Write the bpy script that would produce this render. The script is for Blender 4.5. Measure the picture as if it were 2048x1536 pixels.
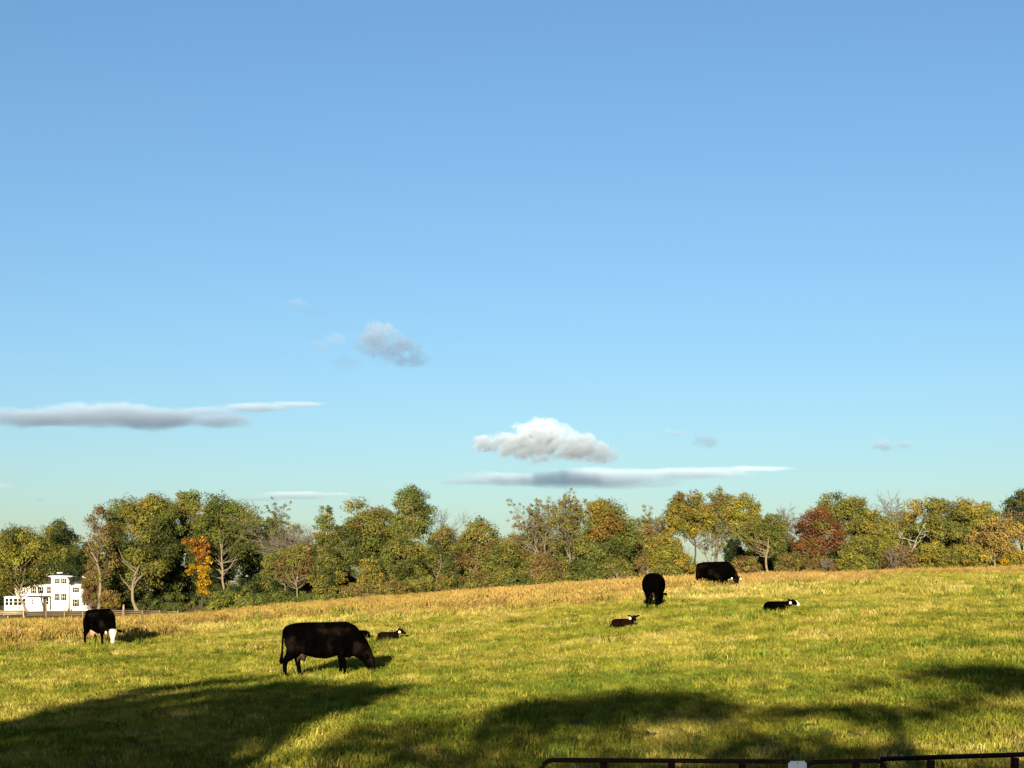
import bpy, bmesh, math, random
import numpy as np
from mathutils import Vector, Matrix

# ------------------------------------------------------------------ scene, camera, light
for o in list(bpy.data.objects):
    bpy.data.objects.remove(o)
sc = bpy.context.scene
COL = sc.collection
RAD = math.radians
FOC, CX, HY, EYE = 3000.0, 1024.0, 1206.0, 2.0      # focal length in photo pixels, horizon row, eye height

cam_data = bpy.data.cameras.new('camera')
cam = bpy.data.objects.new('camera', cam_data)
COL.objects.link(cam)
cam.location = (0, 0, EYE)
cam.rotation_euler = (math.pi / 2, 0, 0)
cam_data.sensor_fit = 'HORIZONTAL'
cam_data.sensor_width = 36.0
cam_data.lens = 36.0 * FOC / 2048.0
cam_data.shift_y = (HY - 768.0) / 2048.0
cam_data.clip_start = 0.1
cam_data.clip_end = 60000.0
sc.camera = cam

SUN_EL, SUN_AZ = RAD(10.3), RAD(6.0)                # low evening sun behind the camera, a little to its left
world = bpy.data.worlds.new('World')
sc.world = world
world.use_nodes = True
wn = world.node_tree
sky = wn.nodes.new('ShaderNodeTexSky')
sky.sky_type = 'NISHITA'
sky.sun_disc = False
sky.sun_elevation = SUN_EL
sky.sun_rotation = math.pi + SUN_AZ
sky.air_density, sky.dust_density, sky.ozone_density = 1.15, 0.8, 4.0
wn.links.new(sky.outputs[0], wn.nodes['Background'].inputs[0])
wn.nodes['Background'].inputs[1].default_value = 0.05

sun_data = bpy.data.lights.new('sun', 'SUN')
sun_data.energy = 5.0
sun_data.angle = RAD(0.5)
sun_data.color = (1.0, 0.86, 0.62)
sun = bpy.data.objects.new('sun', sun_data)
COL.objects.link(sun)
SDIR = Vector((math.sin(SUN_AZ) * math.cos(SUN_EL), math.cos(SUN_AZ) * math.cos(SUN_EL), -math.sin(SUN_EL)))
sun.rotation_euler = SDIR.to_track_quat('-Z', 'Y').to_euler()

vs = sc.view_settings
vs.view_transform = 'Standard'
vs.look = 'None'
vs.gamma = 1.0
vs.use_curve_mapping = False
vs.exposure = 1.9
sc.render.engine = 'CYCLES'
cy = sc.cycles
cy.use_denoising = True
cy.max_bounces = 6
cy.diffuse_bounces = 2
cy.glossy_bounces = 2
cy.transmission_bounces = 3
cy.transparent_max_bounces = 12
cy.volume_bounces = 1
cy.volume_step_rate = 0.6
cy.volume_max_steps = 128

rng = np.random.default_rng(7)
random.seed(7)

# ------------------------------------------------------------------ helpers
def sstep(a, b, x):
    t = np.clip((np.asarray(x, float) - a) / (b - a), 0, 1)
    return t * t * (3 - 2 * t)

_lat = np.random.default_rng(11).random((256, 256))
def vnoise(x, y):
    x = np.asarray(x, float); y = np.asarray(y, float)
    xi = np.floor(x).astype(int); yi = np.floor(y).astype(int)
    fx = x - xi; fy = y - yi
    fx = fx * fx * (3 - 2 * fx); fy = fy * fy * (3 - 2 * fy)
    g = lambda a, b: _lat[a % 256, b % 256]
    return (g(xi, yi) * (1 - fx) + g(xi + 1, yi) * fx) * (1 - fy) + (g(xi, yi + 1) * (1 - fx) + g(xi + 1, yi + 1) * fx) * fy

def fbm(x, y, o=4):
    s = 0; a = 0.5; n = 0
    for k in range(o):
        s = s + a * vnoise(x * 2 ** k + 17.3 * k, y * 2 ** k + 5.1 * k); n += a; a *= 0.5
    return s / n

def tag(o, label=None, cat=None, group=None, kind=None):
    if label: o['label'] = label
    if cat: o['category'] = cat
    if group: o['group'] = group
    if kind: o['kind'] = kind
    return o

def empty(name, loc, rz=0.0, label=None, cat=None, group=None):
    o = bpy.data.objects.new(name, None)
    o.empty_display_size = 0.3
    COL.objects.link(o)
    o.location = loc
    o.rotation_euler = (0, 0, rz)
    return tag(o, label, cat, group)

def link(name, me, mat=None, parent=None):
    o = bpy.data.objects.new(name, me)
    COL.objects.link(o)
    if mat is not None and not me.materials:
        me.materials.append(mat)
    if parent is not None:
        o.parent = parent
    return o

def np_mesh(name, V, F, col=None, smooth=False):
    """V (n,3); F list of (m,k) int arrays."""
    me = bpy.data.meshes.new(name)
    V = np.asarray(V, np.float32)
    if not isinstance(F, (list, tuple)):
        F = [F]
    F = [np.asarray(f, np.int32) for f in F if len(f)]
    me.vertices.add(len(V)); me.vertices.foreach_set('co', V.ravel())
    loops = np.concatenate([f.ravel() for f in F])
    tot = np.concatenate([np.full(len(f), f.shape[1], np.int32) for f in F])
    start = np.concatenate([[0], np.cumsum(tot)[:-1]]).astype(np.int32)
    me.loops.add(len(loops)); me.loops.foreach_set('vertex_index', loops)
    me.polygons.add(len(tot)); me.polygons.foreach_set('loop_start', start); me.polygons.foreach_set('loop_total', tot)
    if smooth:
        me.polygons.foreach_set('use_smooth', np.ones(len(tot), bool))
    if col is not None:
        c = np.ones((len(V), 4), np.float32); c[:, :3] = col
        a = me.attributes.new('Col', 'FLOAT_COLOR', 'POINT'); a.data.foreach_set('color', c.ravel())
    me.update(calc_edges=True)
    return me

class MB:
    """collects boxes, prisms and tubes for one mesh"""
    def __init__(s): s.V = []; s.F4 = []; s.F3 = []; s.n = 0
    def add(s, V, F):
        s.V.append(np.asarray(V, float))
        for f in F:
            f = [i + s.n for i in f]
            if len(f) == 4: s.F4.append(f)
            elif len(f) == 3: s.F3.append(f)
            else:
                for k in range(1, len(f) - 1): s.F3.append([f[0], f[k], f[k + 1]])
        s.n += len(V); return s
    def box(s, x0, x1, y0, y1, z0, z1):
        V = [(x, y, z) for z in (z0, z1) for y in (y0, y1) for x in (x0, x1)]
        return s.add(V, [(0, 2, 3, 1), (4, 5, 7, 6), (0, 1, 5, 4), (2, 6, 7, 3), (0, 4, 6, 2), (1, 3, 7, 5)])
    def frustum(s, a, z0, b, z1):
        V = [(a[0], a[2], z0), (a[1], a[2], z0), (a[1], a[3], z0), (a[0], a[3], z0),
             (b[0], b[2], z1), (b[1], b[2], z1), (b[1], b[3], z1), (b[0], b[3], z1)]
        return s.add(V, [(3, 2, 1, 0), (4, 5, 6, 7), (0, 1, 5, 4), (1, 2, 6, 5), (2, 3, 7, 6), (3, 0, 4, 7)])
    def tube(s, P, R, n=6, cap=True):
        V, F = tube_arrays(P, R, n, cap); return s.add(V, F)
    def build(s, name, mat, parent=None, smooth=False):
        F = []
        if s.F4: F.append(np.array(s.F4))
        if s.F3: F.append(np.array(s.F3))
        return link(name, np_mesh(name, np.concatenate(s.V), F, smooth=smooth), mat, parent)

def tube_arrays(P, R, n=6, cap=True, up=None):
    """P (k,3) path; R radius per point, or (k,2) for side and up radii."""
    P = np.asarray(P, float); k = len(P)
    R = np.asarray(R, float)
    if R.ndim == 1: R = np.stack([R, R], 1)
    T = np.gradient(P, axis=0); T /= np.linalg.norm(T, axis=1)[:, None] + 1e-9
    a = np.linspace(0, 2 * math.pi, n, endpoint=False)
    V = []
    ref = np.array(up if up is not None else (0, 0, 1.0))
    for i in range(k):
        r = ref if abs(T[i] @ ref) < 0.95 or up is not None else np.array([1.0, 0, 0])
        sd = np.cross(T[i], r); sd /= np.linalg.norm(sd) + 1e-9
        u = np.cross(sd, T[i])
        V.append(P[i] + np.outer(np.cos(a), sd) * R[i, 0] + np.outer(np.sin(a), u) * R[i, 1])
    V = np.concatenate(V)
    F = []
    for i in range(k - 1):
        for j in range(n):
            j2 = (j + 1) % n
            F.append((i * n + j, i * n + j2, (i + 1) * n + j2, (i + 1) * n + j))
    if cap:
        F.append(tuple(range(n - 1, -1, -1))); F.append(tuple(range((k - 1) * n, k * n)))
    return V, F

# ------------------------------------------------------------------ materials
def new_mat(name):
    m = bpy.data.materials.new(name); m.use_nodes = True
    nt = m.node_tree; nt.nodes.clear()
    out = nt.nodes.new('ShaderNodeOutputMaterial')
    return m, nt, out

def N(nt, typ, **kw):
    n = nt.nodes.new(typ)
    for k, v in kw.items(): setattr(n, k, v)
    return n

def mix_col(nt, a, b, fac, blend='MIX'):
    m = N(nt, 'ShaderNodeMix', data_type='RGBA', blend_type=blend)
    for sock, v in ((m.inputs[0], fac), (m.inputs[6], a), (m.inputs[7], b)):
        if hasattr(v, 'is_linked') or hasattr(v, 'node'): nt.links.new(v, sock)
        else: sock.default_value = v if not isinstance(v, tuple) or len(v) == 4 else (*v, 1)
    return m.outputs[2]

def noise(nt, scale, detail=4, rough=0.6, coord='Object', vec=None):
    n = N(nt, 'ShaderNodeTexNoise')
    n.inputs['Scale'].default_value = scale; n.inputs['Detail'].default_value = detail; n.inputs['Roughness'].default_value = rough
    if vec is None:
        t = N(nt, 'ShaderNodeTexCoord'); vec = t.outputs[coord]
    nt.links.new(vec, n.inputs['Vector'])
    return n.outputs['Fac']

def ramp(nt, fac, stops):
    r = N(nt, 'ShaderNodeValToRGB')
    e = r.color_ramp.elements
    while len(e) < len(stops): e.new(0.5)
    for el, (p, c) in zip(e, stops):
        el.position = p; el.color = (*c, 1)
    nt.links.new(fac, r.inputs[0])
    return r.outputs[0]

def plain_mat(name, c1, c2=None, scale=6.0, rough=0.7, spec=0.3, bump=0.0, metallic=0.0):
    m, nt, out = new_mat(name)
    b = N(nt, 'ShaderNodeBsdfPrincipled')
    f = noise(nt, scale)
    c = ramp(nt, f, [(0.3, c1), (0.7, c2 or tuple(x * 0.75 for x in c1))])
    nt.links.new(c, b.inputs['Base Color'])
    b.inputs['Roughness'].default_value = rough
    b.inputs['Specular IOR Level'].default_value = spec
    b.inputs['Metallic'].default_value = metallic
    if bump:
        bp = N(nt, 'ShaderNodeBump'); bp.inputs['Strength'].default_value = bump; bp.inputs['Distance'].default_value = 0.02
        nt.links.new(noise(nt, scale * 6), bp.inputs['Height']); nt.links.new(bp.outputs[0], b.inputs['Normal'])
    nt.links.new(b.outputs[0], out.inputs[0])
    return m

def leaf_mat(name, transl=0.25):
    m, nt, out = new_mat(name)
    a = N(nt, 'ShaderNodeAttribute', attribute_name='Col')
    d = N(nt, 'ShaderNodeBsdfDiffuse'); t = N(nt, 'ShaderNodeBsdfTranslucent')
    nt.links.new(a.outputs['Color'], d.inputs[0]); nt.links.new(a.outputs['Color'], t.inputs[0])
    mx = N(nt, 'ShaderNodeMixShader'); mx.inputs[0].default_value = transl
    nt.links.new(d.outputs[0], mx.inputs[1]); nt.links.new(t.outputs[0], mx.inputs[2])
    nt.links.new(mx.outputs[0], out.inputs[0])
    return m

M = {}
M['leaf'] = leaf_mat('leaves')
M['bark'] = plain_mat('pale_bark', (0.145, 0.116, 0.074), (0.085, 0.067, 0.043), 3.0, 0.9, 0.1, 0.5)
M['bark_dark'] = plain_mat('dark_bark', (0.05, 0.04, 0.028), (0.028, 0.022, 0.016), 3.0, 0.9, 0.1, 0.5)
M['bark_grey'] = plain_mat('grey_twigs', (0.12, 0.105, 0.085), (0.075, 0.064, 0.05), 3.0, 0.9, 0.1)
M['bark_white'] = plain_mat('bleached_wood', (0.27, 0.25, 0.19), (0.16, 0.14, 0.10), 3.0, 0.9, 0.1)

# ------------------------------------------------------------------ terrain
ANCH = []
for px, py, d in [
    (640, 1354, 40), (205, 1292, 57), (785, 1279, 55), (1250, 1258, 52), (1310, 1217, 59), (1430, 1178, 77), (1560, 1223, 51),
    (-40, 1236, 262), (200, 1233, 262), (360, 1239, 240), (600, 1231, 205), (700, 1207, 190), (850, 1197, 180), (1000, 1188, 170),
    (1200, 1173, 160), (1500, 1164, 150), (1800, 1148, 150), (2040, 1142, 150), (2040, 1203, 62), (2040, 1166, 100), (1800, 1172, 105),
    (200, 1536, 20), (1024, 1536, 19.7), (1900, 1536, 18.6), (100, 1222, 400), (-300, 1228, 330), (300, 1220, 330), (550, 1212, 320),
    (1000, 1194, 260), (1500, 1176, 260), (2040, 1160, 260), (400, 1262, 110), (100, 1262, 110), (750, 1240, 95), (1050, 1208, 95), (1300, 1183, 110), (300, 1247, 200), (0, 1249, 200), (300, 1253, 150), (0, 1254, 150), (180, 1242, 235)]:
    ANCH.append(((px - CX) / FOC * d, d, EYE - (py - HY) / FOC * d))
ANCH += [(-40, 30, -0.2), (-70, 60, -0.1), (-110, 120, -0.5), (35, 30, 1.3), (70, 60, 3.2), (100, 120, 5.4), (140, 200, 6.0),
         (0, 0, 0.3), (-15, 0, 0.3), (15, 0, 0.35), (-15, -25, 0.4), (15, -25, 0.4), (0, -70, 0.6), (60, -30, 0.9), (-60, -30, 0.2),
         (0, 8, -0.4), (-8, 14.5, -0.72), (0, 14.5, -0.72), (6, 14.5, -0.68), (0, 500, 1.5), (-200, 500, 0.5), (250, 500, 4.0), (250, 100, 6.0), (-250, 150, -0.3), (0, -300, 1), (-300, -200, 1), (300, -200, 2)]
ANCH = np.array(ANCH)

def _tps(r2):
    return 0.5 * r2 * np.log(r2 + 1e-9)
def _fit():
    n = len(ANCH); S = 50.0
    P = ANCH[:, :2] / S
    K = _tps(((P[:, None] - P[None]) ** 2).sum(2)) + np.eye(n) * 0.004
    Q = np.hstack([np.ones((n, 1)), P])
    A = np.zeros((n + 3, n + 3)); A[:n, :n] = K; A[:n, n:] = Q; A[n:, :n] = Q.T
    b = np.zeros(n + 3); b[:n] = ANCH[:, 2]
    return P, np.linalg.solve(A, b), S
_TP, _TW, _TS = _fit()
def gz(x, y):
    x = np.asarray(x, float); y = np.asarray(y, float)
    sh = np.broadcast(x, y).shape
    xf = np.broadcast_to(x, sh).ravel(); yf = np.broadcast_to(y, sh).ravel()
    out = np.empty(len(xf))
    for i in range(0, len(xf), 20000):
        xs = np.clip(xf[i:i + 20000], -320, 320) / _TS; ys = np.clip(yf[i:i + 20000], -300, 560) / _TS
        r2 = (xs[:, None] - _TP[:, 0]) ** 2 + (ys[:, None] - _TP[:, 1]) ** 2
        out[i:i + 20000] = _tps(r2) @ _TW[:-3] + _TW[-3] + _TW[-2] * xs + _TW[-1] * ys
    r = np.hypot(xf, yf - 150)
    out = np.clip(out, -2.5, 9.0)
    out = out * (1 - sstep(420, 900, r))
    return out.reshape(sh)
def gz1(x, y): return float(gz(np.array([x]), np.array([y]))[0])
def at(px, d): return (px - CX) / FOC * d, d                      # ground point on a bearing at a distance
def zrow(py, d): return EYE - (py - HY) / FOC * d
_DS = np.concatenate([np.arange(14, 70, 0.25), np.arange(70, 420, 1.0)])
def hit(px, py):                                                   # where a bearing and a depression meet the ground
    zz = gz((px - CX) / FOC * _DS, _DS)
    ok = np.nonzero(zrow(py, _DS) <= zz)[0]
    d = _DS[ok[0]] if len(ok) else 300.0
    return (px - CX) / FOC * d, d

BX = np.array([-400, 0, 300, 700, 1100, 1400, 1560, 1800, 2048, 2500]); BD = np.array([58, 58, 62, 66, 65, 71, 98, 138, 146, 146])
def dryness(x, y):
    """0 grazed green pasture, 1 tall brown rough grass towards the trees"""
    px = CX + FOC * x / np.maximum(y, 1.0)
    b = np.interp(px, BX, BD)
    n = fbm(x / 9 + 40, y / 9 + 40) - 0.5
    return sstep(0.72, 1.25, y / b + n * 0.8) * (y > 15)

# ------------------------------------------------------------------ ground sheet
def axis(parts):
    return np.unique(np.concatenate([np.arange(a, b, s) for a, b, s in parts]))
gx = axis([(-9000, -600, 700), (-600, -150, 30), (-150, -60, 5), (-60, 62, 1.5), (62, 150, 5), (150, 600, 30), (600, 9001, 700)])
gy = axis([(-3000, -300, 450), (-300, -60, 20), (-60, 10, 4), (10, 110, 1.25), (110, 280, 4), (280, 640, 20), (640, 1400, 95), (1400, 12001, 900)])
GX, GY = np.meshgrid(gx, gy)
GZ = gz(GX, GY) + (fbm(GX / 3.0, GY / 3.0) - 0.5) * 0.10 * (np.hypot(GX, GY) < 300)
nx, ny = len(gx), len(gy)
ii = (np.arange(ny - 1)[:, None] * nx + np.arange(nx - 1)[None]).ravel()
GF = np.stack([ii, ii + 1, ii + nx + 1, ii + nx], 1)
gme = np_mesh('ground', np.stack([GX.ravel(), GY.ravel(), GZ.ravel()], 1), GF, smooth=True)
da = gme.attributes.new('dry', 'FLOAT', 'POINT')
da.data.foreach_set('value', dryness(GX, GY).ravel().astype(np.float32))
m, nt, out = new_mat('pasture_soil_and_thatch')
b = N(nt, 'ShaderNodeBsdfPrincipled'); b.inputs['Roughness'].default_value = 0.95; b.inputs['Specular IOR Level'].default_value = 0.1
green = ramp(nt, noise(nt, 0.45, 8, 0.7), [(0.3, (0.045, 0.058, 0.010)), (0.55, (0.085, 0.085, 0.016)), (0.75, (0.13, 0.11, 0.03))])
brown = ramp(nt, noise(nt, 0.6, 8, 0.7), [(0.3, (0.075, 0.045, 0.012)), (0.7, (0.15, 0.10, 0.03))])
att = N(nt, 'ShaderNodeAttribute', attribute_name='dry')
nt.links.new(mix_col(nt, green, brown, att.outputs['Fac']), b.inputs['Base Color'])
bp = N(nt, 'ShaderNodeBump'); bp.inputs['Strength'].default_value = 1.0; bp.inputs['Distance'].default_value = 0.15
nt.links.new(noise(nt, 4.0, 8, 0.75), bp.inputs['Height']); nt.links.new(bp.outputs[0], b.inputs['Normal'])
nt.links.new(b.outputs[0], out.inputs[0])
tag(link('ground', gme, m), 'green pasture rising gently to the right, browner towards the trees', 'ground', kind='structure')

# ------------------------------------------------------------------ grass (uncountable): instanced tufts
def tuft(name, n, rad, h0, h1, w, lean, mat, heads=0.0, seed=0):
    r = np.random.default_rng(seed)
    V = []; F4 = []; F3 = []; k = 0
    for i in range(n):
        a = r.uniform(0, 2 * math.pi); q = rad * math.sqrt(r.random())
        bx, by = q * math.cos(a), q * math.sin(a)
        h = r.uniform(h0, h1); la = r.uniform(0, 2 * math.pi); ln = r.uniform(0.15, 1.0) * lean * h
        fa = r.uniform(0, math.pi); wx, wy = math.cos(fa) * w / 2, math.sin(fa) * w / 2
        lx, ly = math.cos(la) * ln, math.sin(la) * ln
        for t, ww, zz in ((0, 1, -0.03), (0.4, 0.9, h * 0.55), (0.75, 0.7, h * 0.88)):
            cx_, cy_ = bx + lx * t * t, by + ly * t * t
            V += [(cx_ - wx * ww, cy_ - wy * ww, zz), (cx_ + wx * ww, cy_ + wy * ww, zz)]
        V.append((bx + lx, by + ly, h))
        F4 += [(k, k + 1, k + 3, k + 2), (k + 2, k + 3, k + 5, k + 4)]; F3.append((k + 4, k + 5, k + 6)); k += 7
        if r.random() < heads:                     # a seed head: two crossed diamonds
            s = r.uniform(0.02, 0.035); c = np.array((bx + lx, by + ly, h))
            for ax in ((1, 0), (0, 1)):
                V += [tuple(c + (0, 0, -0.10)), tuple(c + (ax[0] * s, ax[1] * s, -0.02)), tuple(c + (0, 0, 0.07)), tuple(c - (ax[0] * s, ax[1] * s, 0.02))]
                F4.append((k, k + 1, k + 2, k + 3)); k += 4
    me = np_mesh(name, np.array(V), [np.array(F4), np.array(F3)])
    me.materials.append(mat)
    return bpy.data.objects.new(name, me)

def grass_mat(name, stops, transl=0.3):
    m, nt, out = new_mat(name)
    a = N(nt, 'ShaderNodeAttribute', attribute_name='tint', attribute_type='INSTANCER')
    c = ramp(nt, a.outputs['Fac'], stops)
    oi = N(nt, 'ShaderNodeObjectInfo')
    hs = N(nt, 'ShaderNodeHueSaturation')
    mr = N(nt, 'ShaderNodeMapRange'); nt.links.new(oi.outputs['Random'], mr.inputs[0])
    mr.inputs[3].default_value = 0.52; mr.inputs[4].default_value = 1.70
    nt.links.new(mr.outputs[0], hs.inputs['Value']); nt.links.new(c, hs.inputs['Color'])
    d = N(nt, 'ShaderNodeBsdfDiffuse'); t = N(nt, 'ShaderNodeBsdfTranslucent')
    nt.links.new(hs.outputs[0], d.inputs[0]); nt.links.new(hs.outputs[0], t.inputs[0])
    mx = N(nt, 'ShaderNodeMixShader'); mx.inputs[0].default_value = transl
    nt.links.new(d.outputs[0], mx.inputs[1]); nt.links.new(t.outputs[0], mx.inputs[2])
    nt.links.new(mx.outputs[0], out.inputs[0])
    return m

def scatter(name, P, rot, scl, tint, pick, protos, label, cat):
    me = bpy.data.meshes.new(name)
    me.vertices.add(len(P)); me.vertices.foreach_set('co', P.astype(np.float32).ravel())
    for nm, ty, ar in (('rot', 'FLOAT_VECTOR', rot), ('scl', 'FLOAT', scl), ('tint', 'FLOAT', tint), ('pick', 'INT', pick)):
        at_ = me.attributes.new(nm, ty, 'POINT')
        if ty == 'FLOAT_VECTOR': at_.data.foreach_set('vector', ar.astype(np.float32).ravel())
        elif ty == 'INT': at_.data.foreach_set('value', ar.astype(np.int32))
        else: at_.data.foreach_set('value', ar.astype(np.float32))
    me.update()
    o = link(name, me)
    tag(o, label, cat, kind='stuff')
    g = bpy.data.node_groups.new(name + '_scatter', 'GeometryNodeTree')
    g.interface.new_socket('Geometry', in_out='INPUT', socket_type='NodeSocketGeometry')
    g.interface.new_socket('Geometry', in_out='OUTPUT', socket_type='NodeSocketGeometry')
    gi = g.nodes.new('NodeGroupInput'); go = g.nodes.new('NodeGroupOutput')
    def attr(nm, ty):
        n = g.nodes.new('GeometryNodeInputNamedAttribute'); n.data_type = ty; n.inputs[0].default_value = nm
        return n.outputs[0]
    jn = g.nodes.new('GeometryNodeJoinGeometry')
    for i, pr in enumerate(protos):
        oi = g.nodes.new('GeometryNodeObjectInfo'); oi.inputs[0].default_value = pr
        for s_ in oi.inputs:
            if s_.name == 'As Instance': s_.default_value = True
        cmp_ = g.nodes.new('FunctionNodeCompare'); cmp_.data_type = 'INT'; cmp_.operation = 'EQUAL'
        ins = [s_ for s_ in cmp_.inputs if s_.type == 'INT']
        g.links.new(attr('pick', 'INT'), ins[0]); ins[1].default_value = i
        ip = g.nodes.new('GeometryNodeInstanceOnPoints')
        g.links.new(gi.outputs[0], ip.inputs['Points']); g.links.new(cmp_.outputs[0], ip.inputs['Selection'])
        g.links.new(oi.outputs['Geometry'], ip.inputs['Instance'])
        g.links.new(attr('rot', 'FLOAT_VECTOR'), ip.inputs['Rotation']); g.links.new(attr('scl', 'FLOAT'), ip.inputs['Scale'])
        g.links.new(ip.outputs[0], jn.inputs[0])
    g.links.new(jn.outputs[0], go.inputs[0])
    md = o.modifiers.new('scatter', 'NODES'); md.node_group = g
    return o

def wedge(n, d0, d1, margin=0.06):
    """random ground points inside the view wedge (plus a margin), uniform per square metre"""
    d = np.sqrt(rng.uniform(d0 * d0, d1 * d1, n))
    s = rng.uniform(-0.5 * 0.6827 - margin, 0.5 * 0.6827 + margin, n)
    x = s * d
    ok = np.ones(n, bool)
    return x[ok], d[ok]

gm = grass_mat('grass_blades', [(0.0, (0.060, 0.084, 0.011)), (0.3, (0.128, 0.128, 0.016)), (0.6, (0.198, 0.168, 0.032)), (1.0, (0.30, 0.24, 0.09))], 0.15)
bm_ = grass_mat('rough_grass_blades', [(0.0, (0.125, 0.112, 0.020)), (0.35, (0.18, 0.128, 0.034)), (0.7, (0.165, 0.102, 0.038)), (1.0, (0.25, 0.19, 0.08))], 0.15)
short = [tuft('grass_tuft_%d' % i, 34, 0.17, 0.03, (0.07, 0.09, 0.11, 0.16)[i], 0.011, (1.7, 1.4, 1.2, 1.5)[i], gm, 0, i) for i in range(4)]
mid = [tuft('field_tuft_%d' % i, 34, 0.30, 0.06, (0.17, 0.24)[i], 0.018, 1.1, gm, 0, 20 + i) for i in range(2)]
tall = [tuft('rough_tuft_%d' % i, 34, 0.45, 0.25, (0.6, 0.75, 0.9)[i], 0.020, (0.55, 0.4, 0.5)[i], bm_, 0.6, 40 + i) for i in range(3)]

def dens(d0, d1): return 0.5 * (d1 * d1 - d0 * d0) * (0.6827 + 0.12)
parts = []
for d0, d1, per in ((13, 34, 58), (34, 65, 32), (65, 160, 9)):
    x, y = wedge(int(dens(d0, d1) * per), d0, d1)
    dr = dryness(x, y)
    keep = rng.random(len(x)) > dr * 0.75
    x, y, dr = x[keep], y[keep], dr[keep]
    patch = fbm(x / 2.2, y / 2.2)
    big = fbm(x / 14 + 9, y / 14 + 3)
    t = 0.16 + 0.95 * (patch - 0.30) + 0.55 * (big - 0.45) + 0.35 * dr + rng.normal(0, 0.16, len(x)) + 0.5 * (fbm(x / 0.7 + 31, y / 0.7, 2) - 0.5) + 0.12 * sstep(45, 60, y) * (1 - sstep(90, 120, y))
    sc_ = (0.55 + 1.0 * fbm(x / 1.1 + 70, y / 1.1)) * rng.uniform(0.75, 1.3, len(x)) * (0.72 + 0.28 * sstep(22, 40, y))
    pk = rng.integers(0, 4, len(x)) if d0 < 60 else 4 + rng.integers(0, 2, len(x))
    weed = (rng.random(len(x)) < 0.012) & (fbm(x / 5 + 3, y / 5 + 8) > 0.5)          # rank tussocks left uneaten
    t = np.where(weed, 0.0, t - 0.05 * (1 - sstep(30, 50, y))); sc_ = np.where(weed, sc_ * 2.0, sc_)
    parts.append((x, y, np.clip(t, 0.0, 1.0), sc_, pk))
x, y, t, s_, pk = [np.concatenate([p[i] for p in parts]) for i in range(5)]
rot = np.stack([rng.normal(0, 0.1, len(x)), rng.normal(0, 0.1, len(x)), rng.uniform(0, 6.283, len(x))], 1)
scatter('pasture_grass', np.stack([x, y, gz(x, y) + (fbm(x / 3.0, y / 3.0) - 0.5) * 0.10], 1), rot, s_, t, pk, short + mid, 'short green and straw coloured pasture grass', 'grass')

parts = []
for d0, d1, per in ((42, 110, 5.5), (110, 190, 3.2), (190, 290, 1.6)):
    x, y = wedge(int(dens(d0, d1) * per), d0, d1, 0.04)
    dr = dryness(x, y)
    far = np.interp(CX + FOC * x / y, [-200, 360, 450, 620, 720, 2300], [254, 240, 228, 205, 190, 168])
    keep = (rng.random(len(x)) < dr ** 1.6) & (y < far)
    x, y, dr = x[keep], y[keep], dr[keep]
    pxx = CX + FOC * x / y
    t = 0.30 + 0.6 * (fbm(x / 6, y / 9) - 0.42) + 0.25 * sstep(500, 1300, pxx) * sstep(80, 140, y) + rng.normal(0, 0.16, len(x)) - 0.12 * (1 - dr)
    sc_ = rng.uniform(0.6, 1.15, len(x)) * (0.32 + 0.58 * sstep(0.35, 1.0, dr)) * (0.8 + 0.4 * fbm(x / 4, y / 4)) * np.where(pxx > 1650, 0.8, 1.0) * (1 - 0.45 * sstep(150, 230, y) * (pxx < 450))
    parts.append((x, y, np.clip(t, 0, 1), sc_, rng.integers(0, 3, len(x))))
x, y, t, s_, pk = [np.concatenate([p[i] for p in parts]) for i in range(5)]
rot = np.stack([rng.normal(0, 0.06, len(x)), rng.normal(0, 0.06, len(x)), rng.uniform(0, 6.283, len(x))], 1)
scatter('rough_grass', np.stack([x, y, gz(x, y) - 0.02], 1), rot, s_, t, pk, tall, 'tall brown and ochre seeding grass below the trees', 'grass')

# ------------------------------------------------------------------ trees
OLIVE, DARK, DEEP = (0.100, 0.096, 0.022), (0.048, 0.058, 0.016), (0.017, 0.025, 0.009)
GREEN, LIME, GOLD = (0.074, 0.087, 0.020), (0.128, 0.124, 0.021), (0.150, 0.118, 0.021)
RUSSET = (0.118, 0.078, 0.020)
YELL, ORNG, RUST = (0.20, 0.120, 0.010), (0.155, 0.070, 0.013), (0.088, 0.037, 0.017)
BRWN, TAN, PALE = (0.100, 0.068, 0.026), (0.12, 0.085, 0.035), (0.17, 0.125, 0.035)

def quad_leaves(C, Nrm, size, r):
    """one uneven three cornered leaf spray per point"""
    n = len(C)
    rnd = r.normal(size=(n, 3))
    nn = Nrm + 0.55 * rnd; nn /= np.linalg.norm(nn, axis=1)[:, None] + 1e-9
    t = np.cross(nn, r.normal(size=(n, 3))); t /= np.linalg.norm(t, axis=1)[:, None] + 1e-9
    bt = np.cross(nn, t)
    s = size[:, None]; asp = r.uniform(0.55, 1.0, (n, 1))
    fold = nn * s * r.uniform(-0.25, 0.25, (n, 1))
    V = np.stack([C - t * s * r.uniform(0.8, 1.3, (n, 1)), C + t * s * 0.6 - bt * s * asp + fold, C + t * s * r.uniform(0.4, 0.9, (n, 1)) + bt * s * asp], 1).reshape(-1, 3)
    F = np.arange(n * 3).reshape(n, 3)
    return V, F

def curve_pts(a, b, k, sag, r):
    a = np.asarray(a, float); b = np.asarray(b, float)
    t = np.linspace(0, 1, k)[:, None]
    L = np.linalg.norm(b - a)
    off = r.normal(size=3) * L * 0.10; off[2] = sag * L
    return a + (b - a) * t + off * (4 * t * (1 - t)) + r.normal(size=(k, 3)) * L * 0.012

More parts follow.
